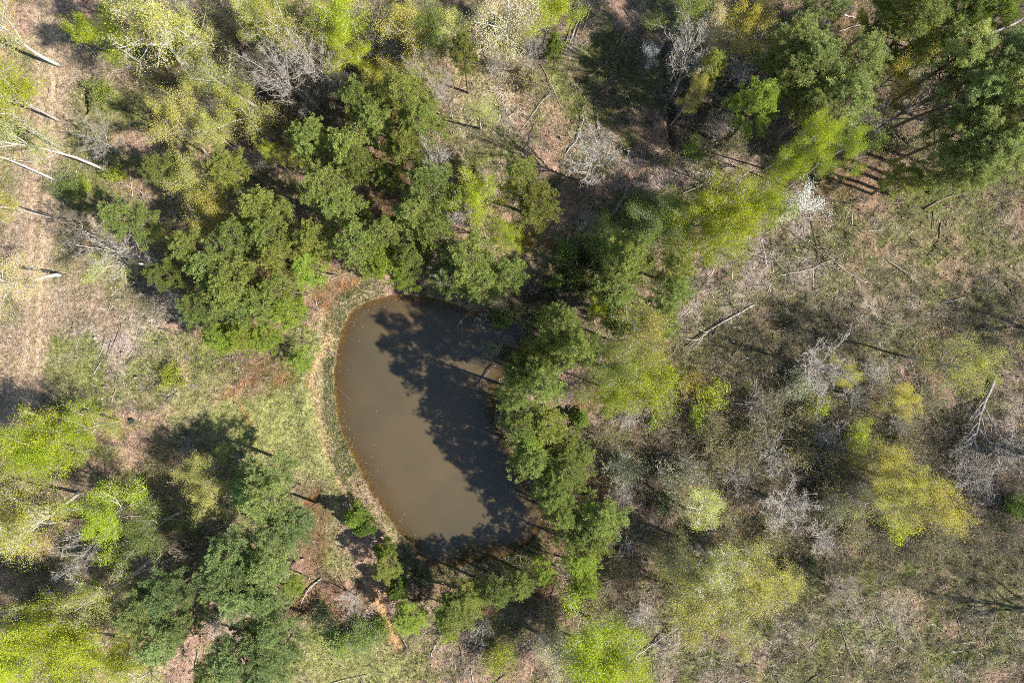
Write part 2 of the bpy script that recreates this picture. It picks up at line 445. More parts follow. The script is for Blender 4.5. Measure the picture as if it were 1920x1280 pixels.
def ground_colour(x, y, m, z):
    c = np.tile(np.array([0.300, 0.228, 0.172], np.float32), (len(x), 1))
    c = mixc(c, (0.215, 0.165, 0.110), sstep(0.45, 0.7, m['big']) * 0.75)
    c = mixc(c, (0.370, 0.295, 0.245), sstep(0.52, 0.62, fbm(x, y, 1.8, 4, 61)) * 0.7)
    c = mixc(c, (0.130, 0.105, 0.070), sstep(0.50, 0.64, fbm(x, y, 1.3, 4, 63)) * 0.75 * (1 - 0.8 * m['track'] - 0.15 * m['bare']))
    pk = sstep(0.47, 0.58, fbm(x, y, 5.5, 4, 65)) * (1 - 0.6 * m['track'])
    c = mixc(c, (0.400, 0.268, 0.205), pk * 0.92)
    c = mixc(c, (0.150, 0.165, 0.052), sstep(0.54, 0.62, fbm(x, y, 3.4, 4, 67)) * 0.5 * (1 - m['track']) * (1 - 0.7 * m['bare']))
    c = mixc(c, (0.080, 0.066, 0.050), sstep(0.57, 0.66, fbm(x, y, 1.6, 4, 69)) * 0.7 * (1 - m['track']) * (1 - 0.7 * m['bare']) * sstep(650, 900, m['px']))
    c = mixc(c, (0.350, 0.285, 0.195), m['bare'] * 0.55)
    c = mixc(c, (0.425, 0.315, 0.220), m['track'] * (0.75 + 0.4 * m['fine']).clip(0, 1))
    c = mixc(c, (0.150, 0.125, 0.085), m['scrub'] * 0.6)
    c = mixc(c, (0.430, 0.350, 0.325), (m['slash'] * 1.6 * sstep(0.40, 0.58, fbm(x, y, 2.6, 4, 73))).clip(0, 1) * 0.85)
    rut = stroke(m['px'], m['py'], [(p[0] - 11, p[1]) for p in TRACK], 8, 0.7) + stroke(m['px'], m['py'], [(p[0] + 13, p[1]) for p in TRACK], 8, 0.7)
    c = mixc(c, (0.500, 0.385, 0.285), rut.clip(0, 1) * 0.6)
    c = mixc(c, (0.330, 0.285, 0.150), m['dry'] * 0.8)
    c = mixc(c, (0.205, 0.235, 0.070), m['grass'] * 0.85)
    c = mixc(c, (0.255, 0.140, 0.085), m['straw'] * (1.3 * m['mid'] - 0.05).clip(0, 1))
    c = mixc(c, (0.330, 0.150, 0.060), m['mud'] * (1.5 * m['fine'] - 0.15).clip(0, 1))
    c = mixc(c, (0.300, 0.310, 0.120), m['lawn'] * (0.25 + 0.9 * m['mid']).clip(0, 0.9) * (1 - 0.9 * m['straw']) * (1 - m['mud']))
    c = mixc(c, (0.420, 0.285, 0.175), m['path'] * 0.8)
    c = mixc(c, (0.480, 0.300, 0.155), m['gully'] * 0.9)
    c = mixc(c, (0.060, 0.050, 0.036), m['wet'] * 0.8)
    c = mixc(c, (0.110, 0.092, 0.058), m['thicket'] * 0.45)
    c = mixc(c, (0.300, 0.245, 0.145), m['reed'] * 0.55)
    d = m['d']
    wet = sstep(0.35, -0.05, d) * 0.7
    c = mixc(c, (0.120, 0.090, 0.048), wet)
    c = mixc(c, (0.170, 0.095, 0.040), sstep(0.0, -0.25, d) * (0.45 + 0.75 * (m['mid'] - 0.3)).clip(0, 1) * (0.15 + 0.75 * sstep(780, 660, m['px'])))
    return c * (0.80 + 0.24 * sstep(1250, 850, m['px']) * (1 - m['straw']))[:, None].astype(np.float32)

# fine in the middle, widening to the horizon, one sheet
def axis(lo, hi, step, far):
    a = np.arange(lo, hi + step / 2, step)
    g = []; s = step; p = hi
    while p < far:
        s *= 1.35; p += s; g.append(p)
    g = np.array(g)
    return np.concatenate([lo - (g[::-1] - hi), a, g])

gx = axis(-66, 66, 0.24, 500); gy = axis(-46, 46, 0.24, 500)
GX, GY = np.meshgrid(gx, gy)
fx, fy = GX.ravel(), GY.ravel()
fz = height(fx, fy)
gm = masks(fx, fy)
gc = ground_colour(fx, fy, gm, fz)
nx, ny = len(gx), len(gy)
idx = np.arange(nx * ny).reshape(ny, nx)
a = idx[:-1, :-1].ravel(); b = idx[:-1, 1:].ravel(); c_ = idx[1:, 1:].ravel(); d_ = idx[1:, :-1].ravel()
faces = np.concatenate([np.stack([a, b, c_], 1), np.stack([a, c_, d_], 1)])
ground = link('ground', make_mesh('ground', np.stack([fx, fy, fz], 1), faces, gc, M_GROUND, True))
tag(ground, 'leaf-strewn tan and grassy forest ground around the pond', kind='structure')

# water: flat sheet that ends inside the bank; the silt hides the bed with depth
def water_sheet(name, label, x0, x1, y0, y1, step, level, keep):
    xs = np.arange(x0, x1, step); ys = np.arange(y0, y1, step)
    X, Y = np.meshgrid(xs, ys); X = X.ravel(); Y = Y.ravel()
    dep = level - height(X, Y)
    op = 1 - np.exp(-np.clip(dep, 0, None) * 2.6)
    k = keep(X, Y).reshape(len(ys), len(xs))
    i = np.arange(len(X)).reshape(len(ys), len(xs))
    ok = k[:-1, :-1] & k[1:, 1:] & k[1:, :-1] & k[:-1, 1:]
    q = np.stack([i[:-1, :-1][ok], i[:-1, 1:][ok], i[1:, 1:][ok], i[1:, :-1][ok]], 1)
    f = np.concatenate([q[:, [0, 1, 2]], q[:, [0, 2, 3]]])
    used = np.unique(f); re = np.zeros(len(X), np.int32); re[used] = np.arange(len(used))
    v = np.stack([X, Y, np.full(len(X), level)], 1)[used]
    col = np.stack([op, op, op], 1)[used]
    o = link(name, make_mesh(name, v, re[f], col, M_WATER, True))
    return tag(o, label, kind='structure')

def keep_pond(X, Y):
    px = X / S + 960; py = 640 - Y / S
    return (pond_sdf(X, Y) < 1.2) | (blob(px, py, 1045, 556, 85, 55, -25, 0.5) > 0.02)
water_sheet('pond_water', 'murky brown pond water, half of it in tree shade', -24, 12, -29, 11, 0.3, WATER_Z, keep_pond)
for cx, cy, lab in ((340, 1026, 'small dark puddle among the fallen trunks'), (1087, 147, 'small dark blue puddle in the shaded clearing')):
    wx_, wy_ = P2W(cx, cy)
    lv = hz(wx_, wy_) + 0.38
    water_sheet('puddle_water', lab, wx_ - 1.6, wx_ + 1.6, wy_ - 1.6, wy_ + 1.6, 0.15, lv, lambda X, Y: np.hypot(X - wx_, Y - wy_) < 1.3)
# ------------------------------------------------------------------ tree builders: each variant is a set of meshes that copies share
def unit(v):
    v = np.asarray(v, float)
    return v / (np.linalg.norm(v, axis=-1, keepdims=True) + 1e-9)

def bend_path(rng, start, direction, length, n, up=0.0, wob=0.08, sag=0.0):
    p = np.array(start, float); d = unit(direction); pts = [p.copy()]
    for i in range(n):
        d = unit(d + rng.normal(0, wob, 3) + np.array([0, 0, up - sag * i / n]))
        p = p + d * length / n
        pts.append(p.copy())
    return np.array(pts)

def at_t(pts, t):
    f = t * (len(pts) - 1); i = min(int(f), len(pts) - 2); f -= i
    return pts[i] * (1 - f) + pts[i + 1] * f, unit(pts[i + 1] - pts[i])

def leaf_quads(rng, centres, size, up=0.7):
    n = len(centres)
    nrm = unit(rng.normal(0, 1, (n, 3)) + np.array([0, 0, up]))
    a = unit(np.cross(nrm, rng.normal(0, 1, (n, 3)))); b = np.cross(nrm, a)
    s = size * rng.uniform(0.55, 1.35, (n, 1))
    fold = nrm * s * 0.16
    return np.stack([centres - a * s, centres - b * s * 0.62 + fold, centres + a * s, centres + b * s * 0.62 + fold], 1)

def sliver(rng, p0, p1, w):
    """thin tapering twig, one triangle each"""
    d = unit(p1 - p0); s = unit(np.cross(d, rng.normal(0, 0.6, p0.shape) + np.array([0, 0, 1.0]))) * (w * 0.5)
    return np.stack([p0 - s, p0 + s, p1], 1)

def gen_broadleaf(seed, H, Rc, cb=0.38, limbs=9, subs=6, twigs=6, leaves=5000, lsize=0.075, wob=0.13, swob=0.75, spread=0.30, fork=False, up=(0.5, 1.1), twig_w=0.04, shape='round'):
    """trunk mesh, list of limb meshes, crown (leaf) mesh or None"""
    rng = np.random.default_rng(seed)
    tr = MB()
    tp = bend_path(rng, (0, 0, -0.3), (rng.normal(0, 0.05), rng.normal(0, 0.05), 1), H * 0.93, 9, 0.05, 0.05)
    r0 = 0.0082 * H + 0.045
    trad = r0 * (1 - np.linspace(0, 1, len(tp))) ** 0.75 + 0.02
    trad[0] *= 1.35
    tr.tube(tp, trad, 8, (1, 1, 1))
    cents = []; limb_meshes = []
    for i in range(limbs):
        u = (i + rng.uniform(0.1, 0.9)) / limbs
        t = cb + (0.93 - cb) * u
        p, td = at_t(tp, t)
        az = i * 2.399 + rng.normal(0, 0.35)
        if shape == 'round': prof = (0.55 + 0.9 * math.sin(math.pi * min(1, 0.25 + 0.75 * u))) * 0.78
        elif shape == 'tall': prof = 0.95 - 0.45 * u
        else: prof = 1.0 - 0.3 * u
        L = Rc * prof * rng.uniform(0.85, 1.2) / 0.86
        upv = rng.uniform(*up) + 0.5 * u
        dirn = unit((math.cos(az), math.sin(az), upv))
        lp = bend_path(rng, p, dirn, L * math.hypot(1, upv * 0.75), 6, 0.06, wob)
        rr = max(0.03, np.interp(t, np.linspace(0, 1, len(tp)), trad) * 0.62)
        b = MB()
        b.tube(lp, rr * (1 - np.linspace(0, 1, len(lp))) ** 0.8 + 0.012, 5, (1, 1, 1))
        T0 = []; T1 = []
        for s in range(subs):
            st = 0.22 + 0.78 * (s + rng.uniform(0, 1)) / subs
            sp, sd = at_t(lp, min(st, 0.99))
            sdir = unit(sd * 0.75 + rng.normal(0, swob, 3) + np.array([0, 0, 0.25]))
            sl = L * rng.uniform(0.32, 0.55) * (1.15 - 0.45 * st)
            bp_ = bend_path(rng, sp, sdir, sl, 4, 0.05, 0.18)
            b.tube(bp_, (0.35 * rr) * (1 - np.linspace(0, 1, 5)) ** 0.8 + 0.008, 3, (0.95, 0.95, 0.95), False)
            for w in range(twigs):
                wt = 0.2 + 0.8 * (w + rng.uniform(0, 1)) / twigs
                wp, wd = at_t(bp_, min(wt, 0.99))
                e = wp + unit(wd * 0.8 + rng.normal(0, 0.7, 3) + np.array([0, 0, 0.15])) * sl * rng.uniform(0.3, 0.65)
                T0.append(wp); T1.append(e); cents.append(e); cents.append((wp + e) * 0.5)
                for q in range(2):
                    e2 = wp * 0.4 + e * 0.6
                    e3 = e2 + unit((e - wp) + rng.normal(0, 0.4, 3)) * sl * rng.uniform(0.15, 0.35)
                    T0.append(e2); T1.append(e3); cents.append(e3)
        b.tris(sliver(rng, np.array(T0), np.array(T1), twig_w), (0.95, 0.92, 0.88) if not leaves else (0.78, 0.74, 0.70))
        limb_meshes.append(b.mesh('limb', M_BARK, False))
    crown = None
    if leaves:
        C = np.array(cents)
        k = rng.integers(0, len(C), leaves)
        pos = C[k] + rng.normal(0, spread, (leaves, 3)) * np.array([1, 1, 0.8])
        cm = MB()
        tint = (0.84 + 0.32 * _hash(k, k * 0, seed))[:, None] * rng.uniform(0.88, 1.12, (leaves, 1))
        hue = rng.normal(0, 0.07, (leaves, 1))
        cc = np.concatenate([tint * (1 + hue), tint, tint * (1 - hue)], 1)
        cm.quads(leaf_quads(rng, pos, lsize), cc)
        crown = cm.mesh('crown', M_LEAF)
    return tr.mesh('trunk', M_BARK, True), limb_meshes, crown

def gen_pine(seed, H, Rc, cb=0.42, nb=46, clump=5, young=False):
    rng = np.random.default_rng(seed)
    tr = MB()
    tp = bend_path(rng, (0, 0, -0.3), (rng.normal(0, 0.03), rng.normal(0, 0.03), 1), H * 0.97, 8, 0.05, 0.025)
    trad = (0.0105 * H + 0.04) * (1 - np.linspace(0, 1, len(tp))) ** 0.8 + 0.015
    tr.tube(tp, trad, 8, (1, 1, 1))
    cm = MB()
    centres = []; outd = []; shade = []
    for i in range(nb):
        u = ((i + rng.uniform(0, 1)) / nb) ** 0.85
        t = cb + (0.985 - cb) * u
        p, _ = at_t(tp, t)
        az = i * 2.399 + rng.normal(0, 0.3)
        if young: prof = (1 - u) ** 0.8 + 0.08
        else: prof = (1 - u ** 2.2) ** 0.75 * (0.62 + 0.38 * min(1, u * 3)) + 0.10
        L = Rc * prof * rng.uniform(0.72, 1.15)
        up = rng.uniform(0.05, 0.45) + 0.5 * u
        lp = bend_path(rng, p, (math.cos(az), math.sin(az), up), L * math.hypot(1, 0.5 * up), 5, 0.05, 0.10)
        tr.tube(lp, (0.05 * (1 - 0.6 * u)) * (1 - np.linspace(0, 1, 6)) + 0.012, 3, (0.8, 0.75, 0.7), False)
        nc = max(2, int(round(clump * (0.35 + 0.75 * prof))))
        for k in range(nc):
            ct = 0.42 + 0.58 * (k + rng.uniform(0.2, 1)) / nc
            cp, cd = at_t(lp, min(ct, 0.999))
            side = unit(np.cross(cd, (0, 0, 1))) * rng.choice([-1, 1]) * rng.uniform(0.1, 0.55) * (1.1 - 0.5 * ct) * Rc / 2.8
            c = cp + side + np.array([0, 0, rng.uniform(0, 0.22)])
            if abs(np.dot(side, side)) > 0.04:
                tr.tube(np.array([at_t(lp, max(0.1, ct - 0.18))[0], (cp + c) / 2, c]), np.array([0.02, 0.016, 0.01]), 3, (0.8, 0.75, 0.7), False)
            sh = rng.uniform(0.78, 1.22)
            nt = 8
            cr = rng.uniform(0.22, 0.40) * (Rc / 2.8) ** 0.5
            off = unit(rng.normal(0, 1, (nt, 3)) + np.array([0, 0, 0.35])) * rng.uniform(0.35, 1.0, (nt, 1)) * cr
            centres.append(c + off); outd.append(unit(off + cd * 0.2 + np.array([0, 0, 0.18]))); shade.append(np.full(nt, sh))
    C = np.concatenate(centres); D = np.concatenate(outd); SH = np.concatenate(shade)
    nn_ = 13
    n = len(C)
    dirs = unit(D[:, None, :] * 0.85 + rng.normal(0, 0.62, (n, nn_, 3)))
    ln = rng.uniform(0.14, 0.27, (n, nn_, 1))
    if young: ln *= 0.85
    p0 = np.repeat(C[:, None, :], nn_, 1)
    p1 = p0 + dirs * ln
    s = unit(np.cross(dirs, rng.normal(0, 1, dirs.shape))) * 0.021
    T = np.stack([p0 - s * 0.6, p1 - s, p1 + s], 2).reshape(-1, 3, 3)
    tint = (SH[:, None] * rng.uniform(0.85, 1.15, (n, nn_))).reshape(-1, 1)
    warm = np.repeat(rng.normal(0, 0.06, (n, 1)), nn_, 1).reshape(-1, 1)
    cm.tris(T, np.concatenate([tint * (1 + warm), tint, tint * (1 - warm)], 1))
    return tr.mesh('trunk', M_BARK, True), [], cm.mesh('crown', M_NEEDLE)

def gen_shrub(seed, leaves, stems=11, lsize=0.085, H=1.5, Rc=1.1, twigs=9, spread=0.16, wob=0.15, tw=0.035):
    rng = np.random.default_rng(seed)
    b = MB(); cents = []; T0 = []; T1 = []
    for i in range(stems):
        az = i * 2.399 + rng.normal(0, 0.4); out = rng.uniform(0.15, 1.0)
        L = H * rng.uniform(0.75, 1.15)
        lp = bend_path(rng, (0.18 * math.cos(az) * out, 0.18 * math.sin(az) * out, -0.05), (math.cos(az) * out * Rc / H, math.sin(az) * out * Rc / H, 1), L, 5, -0.03, wob)
        b.tube(lp, 0.022 * (1 - np.linspace(0, 1, 6)) + 0.006, 3, (1, 1, 1), False)
        for w in range(twigs):
            wt = 0.25 + 0.75 * (w + rng.uniform(0, 1)) / twigs
            wp, wd = at_t(lp, min(wt, 0.99))
            e = wp + unit(wd * 0.6 + rng.normal(0, 0.8, 3) + np.array([0, 0, 0.2])) * H * rng.uniform(0.15, 0.34)
            T0.append(wp); T1.append(e); cents += [e, (wp + e) / 2]
            for q in range(2):
                m_ = wp * 0.45 + e * 0.55
                e3 = m_ + unit((e - wp) + rng.normal(0, 0.25, 3)) * H * rng.uniform(0.08, 0.2)
                T0.append(m_); T1.append(e3); cents.append(e3)
    b.tris(sliver(rng, np.array(T0), np.array(T1), tw), (0.95, 0.93, 0.9))
    crown = None
    if leaves:
        C = np.array(cents); k = rng.integers(0, len(C), leaves)
        pos = C[k] + rng.normal(0, spread, (leaves, 3)); pos[:, 2] = np.maximum(pos[:, 2], 0.03)
        tint = (0.7 + 0.5 * _hash(k, k * 0, seed))[:, None] * rng.uniform(0.8, 1.2, (leaves, 1)); hue = rng.normal(0, 0.08, (leaves, 1))
        cm = MB(); cm.quads(leaf_quads(rng, pos, lsize), np.concatenate([tint * (1 + hue), tint, tint * (1 - hue)], 1))
        crown = cm.mesh('foliage', M_LEAF)
    return b.mesh('stems', M_BARK), [], crown

VAR = {}
VAR['pine'] = [(15.0, 2.8, 0.72, gen_pine(100 + i, 15.0, 2.8, 0.45 + 0.03 * (i % 3), 46 + 4 * (i % 3), 5)) for i in range(7)]
VAR['young_pine'] = [(4.0, 1.5, 0.5, gen_pine(140 + i, 4.0, 1.5, 0.10, 34, 4, True)) for i in range(4)]
VAR['dense'] = [(13.0, 3.0, 0.66, gen_broadleaf(200 + i, 13, 3.0, 0.36, 11, 8, 6, 25000, 0.051, 0.13)) for i in range(4)]
VAR['medium'] = [(13.0, 3.0, 0.66, gen_broadleaf(230 + i, 13, 3.0, 0.38, 11, 8, 6, 15500, 0.052, 0.12)) for i in range(4)]
VAR['sparse'] = [(18.0, 3.2, 0.66, gen_broadleaf(260 + i, 18, 3.2, 0.42, 11, 7, 6, 10500, 0.050, 0.11, up=(0.7, 1.3), shape='tall')) for i in range(4)]
VAR['bare'] = [(13.0, 3.0, 0.62, gen_broadleaf(300 + i, 13, 3.0, 0.32, 14, 9, 8, 0, twig_w=0.030, up=(1.0, 1.9), wob=0.04, swob=0.38)) for i in range(5)]
VAR['blossom'] = [(6.0, 2.2, 0.66, gen_broadleaf(290 + i, 6, 2.2, 0.3, 9, 6, 5, 2600, 0.075, 0.10)) for i in range(3)]
VAR['leafy_shrub'] = [(1.5, 1.1, 0.5, gen_shrub(400 + i, 1700, lsize=0.062)) for i in range(5)]
VAR['thin_shrub'] = [(1.5, 1.1, 0.5, gen_shrub(430 + i, 800, 15, lsize=0.058)) for i in range(4)]
VAR['bare_shrub'] = [(1.5, 1.1, 0.5, gen_shrub(460 + i, 0, 16, twigs=11)) for i in range(4)]

VAR['leafy_shrub_tall'] = [(3.4, 2.0, 0.5, gen_shrub(410 + i, 4600, 18, 0.058, 3.4, 2.0, 13, 0.20, 0.08, 0.03)) for i in range(3)]
VAR['thin_shrub_tall'] = [(3.4, 2.0, 0.5, gen_shrub(440 + i, 2400, 20, 0.055, 3.4, 2.0, 13, 0.20, 0.08, 0.026)) for i in range(3)]
VAR['bare_shrub_tall'] = [(3.4, 2.0, 0.5, gen_shrub(470 + i, 0, 24, 0.05, 3.4, 2.0, 15, 0.2, 0.07, 0.024)) for i in range(3)]

PALE = (0.46, 0.43, 0.38); GREY = (0.40, 0.37, 0.33); BROWN = (0.20, 0.15, 0.11); DULL = (0.27, 0.235, 0.19)
# code: variant set, object name, category, words that open the label, leaf colour, bark colour, usual height, group
KIND = {
    'P': ('pine', 'pine_tree', 'pine tree', 'green pine', (0.270, 0.315, 0.082), BROWN, 15, 'pines'),
    'Q': ('pine', 'pine_tree', 'pine tree', 'blue-green pine', (0.250, 0.320, 0.118), BROWN, 15, 'pines'),
    'A': ('pine', 'pine_tree', 'pine tree', 'soft grey-green pine', (0.315, 0.365, 0.125), BROWN, 17, 'pines'),
    'O': ('pine', 'pine_tree', 'pine tree', 'olive-green pine', (0.285, 0.330, 0.085), BROWN, 13, 'pines'),
    'V': ('pine', 'pine_tree', 'pine tree', 'bright yellow-green pine', (0.300, 0.385, 0.065), BROWN, 10, 'pines'),
    'r': ('young_pine', 'young_pine', 'pine tree', 'small young pine', (0.240, 0.330, 0.070), BROWN, 4, 'young pines'),
    'L': ('dense', 'leafing_tree', 'tree', 'bright lime-green tree', (0.375, 0.440, 0.030), PALE, 12, 'lime-green trees'),
    'D': ('dense', 'leafing_tree', 'tree', 'mid-green leafy tree', (0.260, 0.320, 0.080), GREY, 11, 'mid-green leafy trees'),
    'T': ('medium', 'leafing_tree', 'tree', 'olive-yellow budding tree', (0.510, 0.500, 0.125), GREY, 11, 'olive-yellow trees'),
    'Y': ('medium', 'leafing_tree', 'tree', 'golden-yellow budding tree', (0.480, 0.450, 0.080), GREY, 10, 'golden budding trees'),
    'G': ('dense', 'leafing_tree', 'tree', 'rounded gold-green tree', (0.430, 0.390, 0.085), GREY, 9, 'golden budding trees'),
    'S': ('sparse', 'pale_barked_tree', 'tree', 'pale-barked tree with thin light green leaves', (0.460, 0.470, 0.125), (0.58, 0.55, 0.49), 17, 'pale-barked thinly leafed trees'),
    'C': ('sparse', 'pale_barked_tree', 'tree', 'pale-barked tree with cream buds', (0.540, 0.490, 0.250), (0.58, 0.55, 0.49), 14, 'pale-barked thinly leafed trees'),
    'B': ('bare', 'bare_tree', 'bare tree', 'leafless pale grey tree', None, (0.39, 0.36, 0.32), 12, 'leafless trees'),
    'N': ('bare', 'bare_tree', 'bare tree', 'leafless brown-grey tree', None, DULL, 9, 'leafless trees'),
    'W': ('blossom', 'blossom_tree', 'tree', 'white-blossoming small tree', (0.85, 0.85, 0.80), GREY, 6, 'white-blossoming trees'),
    'g': ('leafy_shrub', 'shrub', 'shrub', 'fresh green shrub', (0.220, 0.300, 0.065), DULL, 2.2, 'green shrubs'),
    'l': ('leafy_shrub', 'shrub', 'shrub', 'lime-green shrub', (0.400, 0.470, 0.050), DULL, 2.4, 'lime-green shrubs'),
    'o': ('thin_shrub', 'shrub', 'shrub', 'olive-brown shrub', (0.270, 0.255, 0.100), DULL, 2.4, 'olive-brown shrubs'),
    's': ('leafy_shrub', 'shrub', 'shrub', 'silvery grey-green shrub', (0.310, 0.335, 0.200), GREY, 2.8, 'silvery shrubs'),
    'y': ('leafy_shrub', 'shrub', 'shrub', 'yellow budding shrub', (0.480, 0.390, 0.090), DULL, 2.6, 'yellow budding shrubs'),
    'k': ('leafy_shrub', 'shrub', 'shrub', 'dark evergreen shrub', (0.060, 0.095, 0.035), BROWN, 2.2, 'dark evergreen shrubs'),
    'b': ('bare_shrub', 'bare_shrub', 'shrub', 'leafless twiggy shrub', None, GREY, 2.6, 'leafless shrubs'),
}
_turn = {}
_rng = np.random.default_rng(77)
ANCHORS = []                      # (x, y, radius) of every stem, for the ground cover
def plant(code, cx, cy, rpx, h, where):
    """cx, cy: where the middle of the crown shows from the drone; the stem stands below it"""
    vset, name, cat, words, leaf, bark, h0, group = KIND[code]
    if vset.endswith('shrub') and rpx * S > 1.55: vset += '_tall'
    k = _turn.get(vset, 0); _turn[vset] = k + 1
    H0, R0, mid, (tm, limbs, cm) = VAR[vset][k % len(VAR[vset])]
    h = h or h0 * _rng.uniform(0.9, 1.12)
    hc = h * mid
    x, y = P2W(cx, cy); q = (CAM_H - hc) / CAM_H
    x = float(x) * q; y = float(y) * q
    rm = rpx * S * q * 1.13
    z = max(hz(x, y), WATER_Z - 0.15)
    root = link(name, None, None, (x, y, z - 0.02))
    root.rotation_euler = (_rng.normal(0, 0.03), _rng.normal(0, 0.03), _rng.uniform(0, 6.28))
    root.scale = (rm / R0, rm / R0, h / H0)
    root.empty_display_size = 0.3
    lab = where if where.startswith('=') else words + ' ' + where
    tag(root, lab.lstrip('='), cat, group)
    b = 1 + _rng.normal(0, 0.10)
    t = link('trunk' if 'shrub' not in vset else 'stems', tm, root)
    t.color = (bark[0] * b, bark[1] * b, bark[2] * b, 1)
    for lm in limbs:
        l = link('limb', lm, root); l.color = t.color
    if cm and leaf:
        v = 1 + float(np.clip(_rng.normal(0, 0.14), -0.28, 0.28)); hue = float(np.clip(_rng.normal(0.02, 0.05), -0.06, 0.12))
        cr = link('crown' if t.name.startswith('trunk') else 'foliage', cm, root)
        cr.color = (leaf[0] * v * (1 + hue), leaf[1] * v, leaf[2] * v * (1 - hue), 1)
    ANCHORS.append((x, y, rm))
    return root
